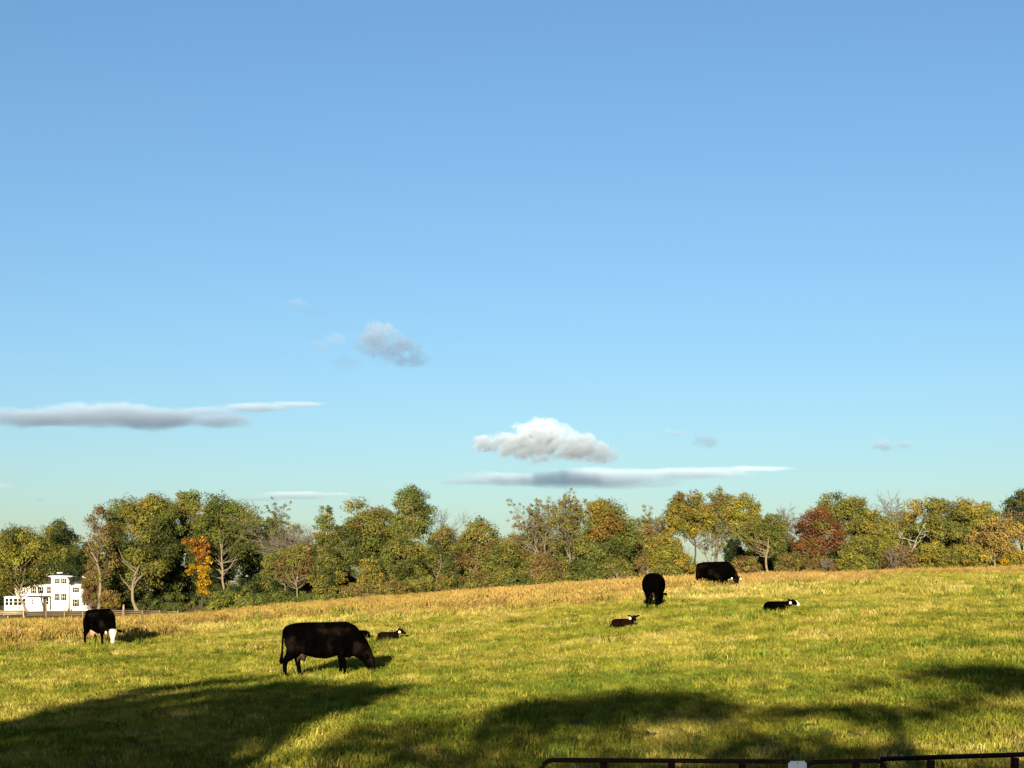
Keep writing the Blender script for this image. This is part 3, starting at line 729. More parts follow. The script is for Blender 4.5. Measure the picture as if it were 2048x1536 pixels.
# second row of mid height trees closing the gaps; dark palettes paint in crown shade
G_2 = 'second row of trees behind the hedgerow'
for i, (lb, px, top, w, d, pal, dn) in enumerate([
    ('shade coloured olive crown behind the half bare tree by the dark green one', 565, 1048, 85, 300, [(OLIVE, 1), (DARK, 3), (DEEP, 2)], 0.8),
    ('olive brown crown behind the bare grey tree', 632, 1052, 90, 285, [(OLIVE, 3), (BRWN, 2), (TAN, 1)], 0.65),
    ('shade coloured olive crown behind the small green topped tree', 685, 1035, 80, 270, [(OLIVE, 1), (DARK, 3), (DEEP, 2)], 0.8),
    ('shade coloured olive crown between the round olive and the tallest middle tree', 782, 1018, 75, 255, [(OLIVE, 1), (DARK, 3), (DEEP, 2)], 0.8),
    ('shade coloured olive crown behind the bare twigs of the middle row', 895, 1050, 85, 252, [(OLIVE, 1), (DARK, 3), (BRWN, 1), (DEEP, 1)], 0.75),
    ('shade coloured dull crown behind the dull green tree', 945, 1062, 90, 250, [(OLIVE, 1), (DARK, 3), (DEEP, 2)], 0.8),
    ('brown olive crown right of the dull green tree', 1022, 1058, 90, 240, [(OLIVE, 3), (BRWN, 2)], 0.7),
    ('tan olive crown behind the pale grey bare tree', 1088, 1055, 80, 235, [(OLIVE, 2), (TAN, 2), (BRWN, 1)], 0.55),
    ('shade coloured green crown behind the full green tree', 1240, 1030, 95, 225, [(OLIVE, 1), (DARK, 3), (DEEP, 2)], 0.8),
    ('olive crown behind the yellow green small tree', 1318, 1040, 75, 222, [(OLIVE, 3), (TAN, 1), (LIME, 1)], 0.6),
    ('shade coloured olive crown left of the bare grey top', 1555, 1022, 80, 220, [(OLIVE, 1), (DARK, 3), (BRWN, 1), (DEEP, 1)], 0.7),
    ('olive crown behind the bare twigs on the right', 1792, 1012, 95, 222, [(OLIVE, 3), (LIME, 1)], 0.75),
    ('olive crown left of the dark crown at the right edge', 1975, 995, 95, 222, [(OLIVE, 3), (GREEN, 1), (GOLD, 0.5)], 0.75)]):
    cbb = HY + (EYE - gz1(*at(px, d))) * FOC / d - 14
    tree('tree', lb, px, top, w, d, cbb, pal, dense=dn, group=G_2, seed=600 + i, trunk=0.7)

# understory behind the first row; near black leaf colour stands in for shade
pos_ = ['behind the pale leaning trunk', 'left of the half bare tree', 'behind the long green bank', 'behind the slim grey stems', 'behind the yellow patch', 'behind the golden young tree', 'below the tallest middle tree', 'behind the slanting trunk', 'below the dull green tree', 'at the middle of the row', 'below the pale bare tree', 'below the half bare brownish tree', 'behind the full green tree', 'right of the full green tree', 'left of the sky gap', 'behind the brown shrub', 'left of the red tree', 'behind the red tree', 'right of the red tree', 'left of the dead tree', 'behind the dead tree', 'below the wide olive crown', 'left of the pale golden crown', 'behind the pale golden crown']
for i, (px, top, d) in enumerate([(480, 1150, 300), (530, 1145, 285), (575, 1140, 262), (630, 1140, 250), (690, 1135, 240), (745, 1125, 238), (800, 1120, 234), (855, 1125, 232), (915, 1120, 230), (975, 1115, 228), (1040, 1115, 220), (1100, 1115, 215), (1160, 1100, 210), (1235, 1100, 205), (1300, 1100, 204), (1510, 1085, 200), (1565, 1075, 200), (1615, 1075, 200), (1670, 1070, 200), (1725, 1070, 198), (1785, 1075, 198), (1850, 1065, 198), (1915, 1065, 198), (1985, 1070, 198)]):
    shrub('shade coloured undergrowth ' + pos_[i], px, top, 88, d, [(DEEP, 4), (DARK, 3), (OLIVE, 1)], 500 + i, 1.0)

# trees behind the camera: their shade falls across the foreground
def shade_tree(label, tx, ty, spots, seed, dense, leaf=0.10):
    """spots: (px, py, radius): ground points the clumps shade; the clump hangs up-sun of that point, over the trunk"""
    r = np.random.default_rng(seed)
    zb = gz1(tx, ty)
    root = empty('roadside_tree', (tx, ty, zb), 0, label, 'tree', 'trees behind the camera')
    cl = []; cols = []
    for px, py, rad in spots:
        gx_, gy_ = hit(px, py)
        gzz = gz1(gx_, gy_)
        if py > 1600: gx_, gy_, gzz = (px - CX) / FOC * 15.0, 15.0, 0.35           # over the gate
        y = ty + r.normal(0, 1.3)
        k = (gy_ - y) / SDIR.y
        cl.append((gx_ - SDIR.x * k - tx, y - ty, gzz - SDIR.z * k - zb, rad)); cols.append(pick_col([(OLIVE, 2), (GREEN, 3)], r))
    link('crown', foliage(cl, cols, leaf, dense, r), M['leaf'], root)
    T = Tubes(); zs = [c[2] for c in cl]
    tp = curve_pts((0, 0, -0.3), (0, 0, np.mean(zs)), 6, 0, r); T.add(tp, np.linspace(0.24, 0.12, 6), 8)
    for c in cl: T.add(curve_pts(tp[-1 - int(r.integers(0, 2))], c[:3], 5, -0.05, r), np.linspace(0.07, 0.02, 5), 5)
    link('trunk', T.mesh('trunk'), M['bark'], root)
A = []
ra = np.random.default_rng(77)
for px in range(-150, 830, 42):
    hi = np.interp(px, [-150, 0, 200, 300, 475, 600, 700, 830], [1478, 1450, 1402, 1378, 1352, 1362, 1366, 1374])
    lo = np.interp(px, [-150, 370, 410, 500, 600, 700, 830], [1580, 1580, 1505, 1470, 1440, 1415, 1384])
    y = hi + 16
    while y < lo + 4:
        if not (px < 120 and 1478 < y < 1502):
            A.append((px + ra.normal(0, 8), y + ra.normal(0, 3), ra.uniform(.38, .6)))
        y += 16 + (y - hi) * 0.12
shade_tree('leafy tree behind the camera shading the left foreground', -7.5, -14, A, 401, 9.0)
B = [(1010, 1434, .4), (1080, 1422, .6), (1160, 1416, .65), (1240, 1412, .65), (1320, 1408, .6), (1400, 1408, .5), (1450, 1414, .35), (1120, 1440, .5), (1220, 1436, .55), (1330, 1434, .5), (1050, 1446, .4), (1420, 1440, .35)]
shade_tree('leafy tree behind the camera shading the middle foreground', 1.5, -16, B, 402, 8.0)
Cc = [(700, 1490, .45), (740, 1475, .45), (820, 1462, .45), (900, 1452, .45), (820, 1510, .5), (980, 1490, .5), (1060, 1475, .45), (660, 1515, .4), (760, 1500, .5), (860, 1480, .5), (960, 1470, .45), (900, 1525, .6), (1020, 1510, .5), (1120, 1490, .45), (1200, 1520, .5), (1350, 1495, .5), (1480, 1475, .45), (1460, 1510, .5), (1580, 1500, .5), (1650, 1490, .4), (1540, 1480, .4), (1250, 1470, .4), (800, 1540, .5), (700, 1530, .4), (1600, 1530, .4)]
G = [(px, 1700, .55) for px in range(1000, 2400, 85)]
shade_tree('thin leaved tree behind the camera dappling the foreground', 2.0, -11, Cc, 403, 2.1)
shade_tree('hedge tree behind the camera shading the gate', 3.0, -3.5, G, 405, 6.0)
D = [(1870, 1354, .5), (1920, 1350, .6), (1980, 1352, .65), (2040, 1360, .7), (2060, 1380, .5), (1990, 1376, .45), (1820, 1364, .35), (1970, 1390, .4), (1925, 1404, .36), (1880, 1418, .36), (1835, 1432, .36), (1780, 1442, .34), (1720, 1446, .3), (1690, 1380, .22), (1740, 1372, .25), (2100, 1375, .7), (2150, 1400, .8)]
shade_tree('leafy tree behind the camera shading the right foreground', 13.0, -18, D, 404, 7.0)

# ------------------------------------------------------------------ white house
M['white'] = plain_mat('white_clapboard', (0.60, 0.58, 0.50), (0.50, 0.48, 0.41), 1.5, 0.7, 0.3)
M['roof'] = plain_mat('dark_shingles', (0.014, 0.015, 0.015), (0.008, 0.009, 0.009), 2.0, 0.8, 0.3)
M['shutter'] = plain_mat('dark_shutters', (0.0035, 0.0042, 0.0035), (0.002, 0.0026, 0.0022), 3.0, 0.5, 0.4)
M['trim'] = plain_mat('cream_trim', (0.62, 0.60, 0.50), (0.52, 0.50, 0.42), 2.0, 0.7, 0.3)
m, nt, out = new_mat('window_glass')
b = N(nt, 'ShaderNodeBsdfPrincipled'); b.inputs['Roughness'].default_value = 0.06; b.inputs['Specular IOR Level'].default_value = 0.25
nt.links.new(ramp(nt, noise(nt, 0.8), [(0.3, (0.003, 0.0033, 0.0036)), (0.7, (0.008, 0.0085, 0.009))]), b.inputs['Base Color']); nt.links.new(b.outputs[0], out.inputs[0])
M['glass'] = m
HD = 400.0; HX0 = (100 - CX) / FOC * HD; HZ0 = gz1(HX0, HD) - 0.1
hs = HD / FOC
def hx(px): return (px - 100) * hs
def hz(py): return (1222 - py) * hs
house = empty('farmhouse', (HX0, HD, HZ0), 0, 'white two storey farmhouse with a square lookout tower, behind the left trees', 'house')
def hbox(name, x0, x1, y0, y1, za, zb, mat, parent=house):
    return MB().box(hx(x0), hx(x1), y0, y1, hz(za), hz(zb)).build(name, M[mat], parent)
wall = hbox('wall', 58, 141.5, 0.0, 9.0, 1224, 1168.5, 'white')
wing = hbox('wing', 141.5, 161, 0.9, 8.0, 1224, 1168.2, 'white')
tower = hbox('tower', 106, 138.5, -1.5, 3.2, 1224, 1153.5, 'white')
left = hbox('sleeping_porch', 28, 58, 0.8, 7.0, 1193, 1173, 'white')
porch = hbox('enclosed_porch', 9.5, 58, -0.4, 7.2, 1224, 1193.8, 'white')
# roofs
def hip(name, x0, x1, y0, y1, zlo, zhi, over, inset, parent=house):
    return MB().frustum((hx(x0) - over, hx(x1) + over, y0 - over, y1 + over), hz(zlo), (hx(x0) + inset, hx(x1) - inset, y0 + (y1 - y0) * 0.46, y0 + (y1 - y0) * 0.54), hz(zhi)).build(name, M['roof'], parent)
roof = hip('roof', 58, 141, 0, 9.0, 1167.2, 1149.5, 0.9, 3.2)
hip('roof', 141.8, 161, 0.9, 8.0, 1167.0, 1155.5, 0.7, 1.2)
hip('roof', 106, 138.5, -1.5, 3.2, 1150.8, 1145.5, 1.2, 1.7)
MB().box(hx(106) - 0.95, hx(138.5) + 0.95, -2.45, 4.15, hz(1153.2), hz(1151.0)).build('cornice', M['trim'], tower)
for k_ in range(7):
    xx = hx(107) + k_ * (hx(137.5) - hx(107)) / 6
    MB().box(xx - 0.07, xx + 0.07, -2.1, -1.502, hz(1155.5), hz(1153.2) - 0.01).build('bracket', M['white'], tower)
MB().box(hx(58) - 0.5, hx(105.8), -0.5, -0.003, hz(1168.4), hz(1167.3)).build('cornice', M['trim'], roof)
MB().box(hx(142) , hx(161) + 0.5, 0.4, 0.897, hz(1168.1), hz(1167.1)).build('cornice', M['trim'], wing)
MB().frustum((hx(8), hx(59), -1.0, 7.6), hz(1193.5), (hx(14), hx(57), 1.5, 6.0), hz(1191.2)).build('porch_roof', M['white'], porch)
for px, py, h_ in ((79, 1151, 8), (108, 1149, 8), (159, 1157, 9)):
    c = MB().box(hx(px) - 0.55, hx(px) + 0.55, 5.0, 6.1, hz(py + 12), hz(py - h_ / 2)).build('chimney', M['white'], roof)
    MB().box(hx(px) - 0.7, hx(px) + 0.7, 4.85, 6.25, hz(py - h_ / 2) + 0.003, hz(py - h_ / 2) + 0.25).build('chimney_cap', M['trim'], roof)
def window(x0, x1, za, zb, y, parent=house, shutters=True):
    """za lower row, zb upper row; the sash stands a little behind its frame"""
    X0, X1, Z0, Z1 = hx(x0), hx(x1), hz(za), hz(zb); t = 0.05
    f = MB().box(X0, X0 + t, y - 0.10, y - 0.004, Z0, Z1).box(X1 - t, X1, y - 0.10, y - 0.004, Z0, Z1).box(X0 + t, X1 - t, y - 0.10, y - 0.004, Z0, Z0 + t).box(X0 + t, X1 - t, y - 0.10, y - 0.004, Z1 - t, Z1)
    f.box(X0 + t, X1 - t, y - 0.085, y - 0.03, (Z0 + Z1) / 2 - 0.04, (Z0 + Z1) / 2 + 0.04)
    o = f.build('window', M['white'], parent)
    MB().box(X0 + t, X1 - t, y - 0.028, y - 0.004, Z0 + t, Z1 - t).build('pane', M['glass'], o)
    if shutters:
        w_ = (X1 - X0) * 0.62
        for xs in (X0 - w_ - 0.02, X1 + 0.02):
            MB().box(xs, xs + w_, y - 0.07, y - 0.004, Z0, Z1).build('shutter', M['shutter'], o)
for args in [(115.5, 120.0, 1166.5, 1156.5, -1.5), (128.5, 133.0, 1166.5, 1156.5, -1.5), (115.5, 120.0, 1200, 1186.5, -1.5), (128.5, 133.0, 1200, 1186.5, -1.5), (96, 100.5, 1186, 1172.5, 0.0), (147, 152.5, 1184, 1173.5, 0.9), (147, 152.5, 1212, 1197.5, 0.9), (65, 69.5, 1186, 1173, 0.0), (79, 83.5, 1186, 1173, 0.0)]:
    window(*args)
for x0, x1 in ((11.5, 18.3), (19.5, 26.5), (28.5, 36.2), (37, 44.6), (46.5, 52.5)):
    window(x0, x1, 1210, 1196, -0.4, porch, False)
for x0, x1 in ((31, 34), (36, 39), (41, 44), (46, 49), (51, 54)):
    window(x0, x1, 1187, 1176, 0.8, left, False)
# entrance porch between the porch and the tower
ent = MB().box(hx(60), hx(90), -2.6, -0.003, hz(1224), hz(1194)).build('entrance_room', M['white'], house)
MB().frustum((hx(57), hx(104), -3.0, -0.005), hz(1193.8), (hx(60), hx(101), -1.0, -0.005), hz(1190.8)).build('entrance_roof', M['roof'], ent)
window(92.4, 98.8, 1208, 1196.5, 0.0, house, False)
dr_ = MB().box(hx(100), hx(104), -0.07, -0.004, hz(1219), hz(1198)).build('door', M['shutter'], house)
MB().box(hx(103.2), hx(103.6), -0.13, -0.073, hz(1209), hz(1208)).build('handle', M['trim'], dr_)
for px in (91.5, 104.2):
    MB().box(hx(px) - 0.10, hx(px) + 0.10, -2.75, -2.55, hz(1222), hz(1193.9)).build('post', M['white'], ent)
window(70, 73, 1208, 1197, -2.6, ent, False)
# right hand open porch with railing
rp = MB().box(hx(161.2), hx(184), -0.2, 4.5, hz(1224), hz(1217.5)).build('open_porch', M['white'], house)
MB().frustum((hx(161.2), hx(182), -0.2, 4.8), hz(1192.5), (hx(161.2), hx(178), 0.4, 4.0), hz(1190)).build('porch_roof', M['white'], rp)
for px in (163, 172, 181):
    MB().box(hx(px) - 0.10, hx(px) + 0.10, -0.1, 0.12, hz(1217.4), hz(1192.6)).build('post', M['white'], rp)
MB().box(hx(161.5), hx(184), -0.15, 0.05, hz(1211.5), hz(1210.2)).build('handrail', M['white'], rp)
for q in range(18):
    xx = hx(162.2 + q * 1.22)
    MB().box(xx - 0.05, xx + 0.05, -0.10, 0.0, hz(1217.4), hz(1211.6)).build('baluster', M['white'], rp)

# ------------------------------------------------------------------ fences, log, stump
M['wood'] = plain_mat('weathered_fence_wood', (0.20, 0.16, 0.10), (0.12, 0.095, 0.06), 4.0, 0.85, 0.1, 0.3)
M['wood_pale'] = plain_mat('pale_fence_boards', (0.32, 0.27, 0.18), (0.22, 0.18, 0.12), 4.0, 0.85, 0.1, 0.3)
def fence(label, pts, h, rails, mat, post=0.075, rail_h=0.07):
    P = [(*at(px, d), 0) for px, d in pts]
    P = [(x, y, gz1(x, y)) for x, y, _ in P]
    o = empty('fence', P[0], 0, label, 'fence', 'fences before the white house')
    r = np.random.default_rng(len(pts)); x0, y0, z0 = P[0]
    for x, y, z in P:
        hh = h * r.uniform(0.94, 1.1); tx, ty = r.normal(0, 0.03, 2)
        MB().tube([(x - x0, y - y0, z - z0 - 0.3), (x - x0 + tx, y - y0 + ty, z - z0 + hh)], [post, post * 0.92], 8).build('post', mat, o)
    for a, b_ in zip(P, P[1:]):
        for q in rails:
            s1, s2 = r.normal(0, 0.02, 2)
            A_ = np.array((a[0] - x0, a[1] - y0 - post - 0.02, a[2] - z0 + h * q + s1)); B_ = np.array((b_[0] - x0, b_[1] - y0 - post - 0.02, b_[2] - z0 + h * q + s2))
            MB().tube([A_, B_], np.array([[0.018, rail_h], [0.018, rail_h]]), 4).build('rail', mat, o)
fence('low weathered post and rail fence below the white house', [(49, 263), (92, 263), (129, 262), (166, 261), (206, 260), (247, 259), (285, 256), (320, 252), (356, 248)], 1.15, (0.35, 0.62, 0.9), M['wood'], 0.10, 0.045)
fence('pale board fence panel at the left edge before the porch', [(-40, 262), (8, 262), (47, 262)], 1.25, (0.5, 0.72, 0.95), M['wood_pale'], 0.11, 0.11)
X_, Y_ = at(6, 246)
m_cut = plain_mat('cut_wood', (0.42, 0.30, 0.16), (0.33, 0.22, 0.11), 6.0, 0.8, 0.1)
lg = empty('fallen_log', (X_, Y_, gz1(X_, Y_)), 0, 'dark fallen log with a pale cut end in the grass at the left edge', 'log')
MB().tube([(-2.2, 0.25, 0.30), (-1.0, 0.1, 0.34), (0.9, -0.1, 0.42)], [0.33, 0.36, 0.34], 14).build('bark', M['bark_dark'], lg, True)
MB().tube([(0.9, -0.1, 0.42), (0.94, -0.105, 0.422)], [0.31, 0.31], 14).build('cut_end', m_cut, lg)
MB().tube([(-0.6, -0.15, 0.12), (-2.0, -0.65, 0.14)], [0.11, 0.10], 10).build('branch', m_cut, lg, True)
X_, Y_ = at(247, 266)
st = empty('tree_stump', (X_, Y_, gz1(X_, Y_)), 0, 'grey pink stub of a broken trunk behind the weathered fence', 'stump')
MB().tube([(0, 0, -0.2), (0.02, 0, 0.7), (0.0, 0.03, 1.5), (0.05, 0, 1.95)], [0.26, 0.2, 0.19, 0.12], 10).build('trunk', plain_mat('stump_wood', (0.22, 0.15, 0.12), (0.15, 0.10, 0.08), 3.0, 0.9, 0.1), st, True)

# ------------------------------------------------------------------ gate panels in front of the camera
m, nt, out = new_mat('rusty_gate_paint')
b = N(nt, 'ShaderNodeBsdfPrincipled'); b.inputs['Roughness'].default_value = 0.7; b.inputs['Specular IOR Level'].default_value = 0.12
nt.links.new(ramp(nt, noise(nt, 9.0, 6, 0.7), [(0.35, (0.012, 0.0035, 0.0025)), (0.55, (0.020, 0.006, 0.004)), (0.7, (0.065, 0.030, 0.013))]), b.inputs['Base Color']); nt.links.new(b.outputs[0], out.inputs[0])
M['gate'] = m
def gate_panel(label, px0, py0, d0, px1, py1, d1, uprights, round_l, round_r, rail=0.024):
    A_ = np.array(((px0 - CX) / FOC * d0, d0, zrow(py0, d0))); B_ = np.array(((px1 - CX) / FOC * d1, d1, zrow(py1, d1)))
    zg = gz1(*(0.5 * (A_ + B_))[:2]); L = np.linalg.norm((B_ - A_)[:2])
    ang = math.atan2(B_[1] - A_[1], B_[0] - A_[0]); rise = B_[2] - A_[2]
    o = empty('gate_panel', (A_[0], A_[1], zg), ang, label, 'gate', 'steel gate panels at the bottom edge')
    h = A_[2] - zg; low = 0.16; rc = 0.11
    def arc(cx_, s):
        return [(cx_ + s * rc * (1 - math.cos(t)), 0, h - rc * (1 - math.sin(t)) if True else 0) for t in np.linspace(0, math.pi / 2, 6)]
    P = []
    P += [(0, 0, low)] + (arc(0, 1) if round_l else [(0, 0, h)])
    top_r = h + rise
    P += [(L - rc, 0, top_r)] if round_r else [(L, 0, top_r)]
    if round_r: P += [(L - rc + rc * math.sin(t), 0, top_r - rc * (1 - math.cos(t))) for t in np.linspace(0, math.pi / 2, 6)]
    P += [(L, 0, low)]
    MB().tube(P, [rail] * len(P), 10).build('frame', M['gate'], o, True)
    n = 5
    for q in range(n):
        z = low + (h - low) * q / n
        MB().tube([(0, 0, z), (L, 0, z + rise * q / n)], [rail * 0.9] * 2, 8).build('rail', M['gate'], o, True)
    for px in uprights:
        t = (px - px0) / (px1 - px0)
        xx = L * t; zt = h + rise * t - rail
        MB().box(xx - 0.036, xx + 0.036, -0.012, 0.012, low, zt).build('upright', M['gate'], o)
    return o, A_, zg, h, ang
gate_panel('dark red steel gate panel left of the white plate', 1083, 1520, 15.0, 1588, 1523, 14.9, (1208, 1344, 1485), True, False)
gate_panel('short dark red gate panel right of the white plate', 1608, 1524, 14.8, 1772, 1521, 14.8, (1712,), True, True, 0.022)
gate_panel('larger dark red gate panel at the bottom right corner', 1762, 1518, 14.2, 2330, 1500, 13.2, (1868, 2040, 2210), False, False, 0.026)
# low bar just left of the first panel
m_plate = plain_mat('white_enamel_plate', (0.62, 0.66, 0.70), (0.55, 0.59, 0.63), 5.0, 0.4, 0.5)
d_ = 14.7; X_ = (1595 - CX) / FOC * d_
pl = empty('sign_plate', (X_, d_, zrow(1522, d_) - 0.28), 0, 'blank white plate fixed between the gate panels', 'plate')
bm = bmesh.new()
bmesh.ops.create_cube(bm, size=1.0); bmesh.ops.scale(bm, vec=(0.18, 0.008, 0.28), verts=bm.verts); bmesh.ops.translate(bm, vec=(0, 0, 0.14), verts=bm.verts)
bmesh.ops.bevel(bm, geom=[e for e in bm.edges if abs(e.verts[0].co.y - e.verts[1].co.y) > 0.001], offset=0.018, segments=4, affect='EDGES')
me = bpy.data.meshes.new('plate'); bm.to_mesh(me); bm.free(); link('plate', me, m_plate, pl)
MB().tube([(0, -0.0045, 0.262), (0, -0.010, 0.262)], [0.006, 0.006], 8).build('screw', M['gate'], pl)
MB().tube([(0, 0.035, gz1(X_, d_) - (zrow(1522, d_) - 0.28) - 0.3), (0, 0.035, 0.24)], [0.03, 0.03], 10).build('post', M['gate'], pl)

# ------------------------------------------------------------------ clouds
def cloud(label, blobs, dist, dens, seed, nscale, depth=0.5, rough=0.62, edge=0.55, aniso=0.42, stretch=2.2, tone=(0.70, 0.83, 1.0), namp=1.0):
    """blobs: (px, py, rx, ry) in photo pixels, turned into metres at that distance"""
    s = dist / FOC
    cx_, cy_ = np.mean([b_[0] for b_ in blobs]), np.mean([b_[1] for b_ in blobs])
    loc = Vector(((cx_ - CX) * s, dist, EYE - (cy_ - HY) * s))
    E = []
    for px, py, rx, ry in blobs:
        E.append((((px - cx_) * s, 0.0, -(py - cy_) * s), (rx * s, max(rx * s * depth, ry * s), ry * s)))
    bm = bmesh.new(); r = np.random.default_rng(seed)
    for c, rd in E:
        v = r.normal(size=(60, 3)); v /= np.linalg.norm(v, axis=1)[:, None]
        for q in v: bm.verts.new(tuple(np.array(c) + q * np.array(rd) * 1.18))
    res = bmesh.ops.convex_hull(bm, input=bm.verts)
    bmesh.ops.delete(bm, geom=[g for g in set(res['geom_interior'] + res['geom_unused']) if isinstance(g, bmesh.types.BMVert)], context='VERTS')
    me = bpy.data.meshes.new('cloud'); bm.to_mesh(me); bm.free()
    m, nt, out = new_mat('cloud_vapour')
    tc = N(nt, 'ShaderNodeTexCoord')
    last = None
    for c, rd in E:
        sb = N(nt, 'ShaderNodeVectorMath', operation='SUBTRACT'); nt.links.new(tc.outputs['Object'], sb.inputs[0]); sb.inputs[1].default_value = c
        dv = N(nt, 'ShaderNodeVectorMath', operation='DIVIDE'); nt.links.new(sb.outputs[0], dv.inputs[0]); dv.inputs[1].default_value = rd
        ln = N(nt, 'ShaderNodeVectorMath', operation='LENGTH'); nt.links.new(dv.outputs[0], ln.inputs[0])
        iv = N(nt, 'ShaderNodeMath', operation='SUBTRACT'); iv.inputs[0].default_value = 1.0; nt.links.new(ln.outputs['Value'], iv.inputs[1])
        if last is None: last = iv.outputs[0]
        else:
            mx = N(nt, 'ShaderNodeMath', operation='SMOOTH_MAX'); mx.inputs[2].default_value = 0.15
            nt.links.new(last, mx.inputs[0]); nt.links.new(iv.outputs[0], mx.inputs[1]); last = mx.outputs[0]
    mp = N(nt, 'ShaderNodeMapping'); mp.inputs['Scale'].default_value = (1 / nscale / stretch, 1 / nscale / stretch, 1 / nscale); mp.inputs['Location'].default_value = (seed * 3.7, seed * 1.3, 0)
    nt.links.new(tc.outputs['Object'], mp.inputs[0])
    nf = noise(nt, 1.0, 6, rough, vec=mp.outputs[0])
    ma = N(nt, 'ShaderNodeMath', operation='MULTIPLY_ADD'); nt.links.new(nf, ma.inputs[0]); ma.inputs[1].default_value = 2 * namp; ma.inputs[2].default_value = -namp
    ad = N(nt, 'ShaderNodeMath', operation='ADD'); nt.links.new(last, ad.inputs[0]); nt.links.new(ma.outputs[0], ad.inputs[1])
    mr = N(nt, 'ShaderNodeMapRange', interpolation_type='SMOOTHSTEP'); nt.links.new(ad.outputs[0], mr.inputs[0])
    mr.inputs[1].default_value = 0.08; mr.inputs[2].default_value = 0.08 + edge; mr.inputs[3].default_value = 0.0; mr.inputs[4].default_value = dens
    # the density dies out before the hull is reached
    fd = N(nt, 'ShaderNodeMapRange'); nt.links.new(last, fd.inputs[0]); fd.inputs[1].default_value = -0.12; fd.inputs[2].default_value = 0.12
    mu = N(nt, 'ShaderNodeMath', operation='MULTIPLY'); nt.links.new(mr.outputs[0], mu.inputs[0]); nt.links.new(fd.outputs[0], mu.inputs[1])
    v = N(nt, 'ShaderNodeVolumePrincipled'); v.inputs['Color'].default_value = (*tone, 1); 
    sp = N(nt, 'ShaderNodeSeparateXYZ'); nt.links.new(tc.outputs['Object'], sp.inputs[0])
    zt_ = max(c[2] + rd[2] for c, rd in E); zl_ = min(c[2] - rd[2] for c, rd in E)
    an = N(nt, 'ShaderNodeMapRange'); nt.links.new(sp.outputs['Z'], an.inputs[0]); an.inputs[1].default_value = zl_ * 0.6; an.inputs[2].default_value = zt_ * 0.8
    an.inputs[3].default_value = min(0.8, aniso + 0.16); an.inputs[4].default_value = aniso - 0.28          # light tops and grey bases put in by grading scatter with height
    nt.links.new(an.outputs[0], v.inputs['Anisotropy'])
    nt.links.new(mu.outputs[0], v.inputs['Density']); nt.links.new(v.outputs[0], out.inputs['Volume'])
    o = link('cloud', me, m); o.location = loc
    tag(o, label, 'cloud', 'clouds low in the sky')
    return o
cloud('long grey cloud bank with a white top edge at the left', [(-70, 842, 130, 22), (60, 836, 150, 26), (200, 830, 150, 32), (330, 836, 130, 30), (265, 834, 150, 30), (430, 840, 90, 20), (410, 822, 100, 14), (500, 815, 110, 11), (590, 809, 80, 6)], 8000, 0.010, 1, 100, stretch=3, namp=0.85, rough=0.68, aniso=0.34)
cloud('puffy white topped cumulus above the long flat cloud', [(1082, 882, 72, 46), (1035, 890, 60, 32), (1150, 896, 64, 32), (1200, 908, 40, 24), (978, 888, 46, 20)], 8000, 0.022, 3, 62, depth=0.7, stretch=1.1, aniso=0.2, namp=1.9, rough=0.74, edge=0.45, tone=(0.76, 0.85, 0.97))
cloud('long flat blue grey cloud just above the trees', [(1200, 957, 210, 22), (1050, 958, 190, 17), (1390, 948, 190, 14), (940, 964, 110, 9), (1500, 938, 130, 7)], 9000, 0.0046, 4, 90, stretch=5, aniso=0.2, namp=0.8)
cloud('small ragged grey cloud high in the middle left', [(752, 676, 52, 36), (790, 700, 58, 32), (826, 720, 40, 20)], 6000, 0.015, 5, 60, stretch=1.2, namp=2.3, rough=0.78, aniso=0.5)
cloud('faint wisp left of the small ragged cloud', [(672, 680, 34, 20), (690, 725, 40, 18), (640, 690, 30, 16)], 6000, 0.005, 6, 40, stretch=1.4)
cloud('faint wisp above the small ragged cloud', [(596, 608, 40, 13), (630, 622, 34, 13)], 6000, 0.005, 7, 40, stretch=1.5)
cloud('tiny wisp over the right hand trees', [(1412, 882, 36, 16), (1345, 866, 34, 10)], 8000, 0.008, 8, 45, stretch=1.5)
cloud('tiny grey cloudlet near the right edge of the sky', [(1770, 893, 36, 15), (1806, 890, 30, 13)], 8000, 0.009, 9, 50, stretch=1.5)
cloud('low flat cloud behind the bare grey tree', [(590, 992, 110, 11), (520, 998, 80, 8), (670, 990, 60, 7)], 9000, 0.005, 10, 90, stretch=4, aniso=0.26, namp=0.8)
cloud('small faint cloud at the left edge above the trees', [(8, 972, 28, 8), (80, 1001, 14, 4)], 8000, 0.006, 11, 45, stretch=1.6)

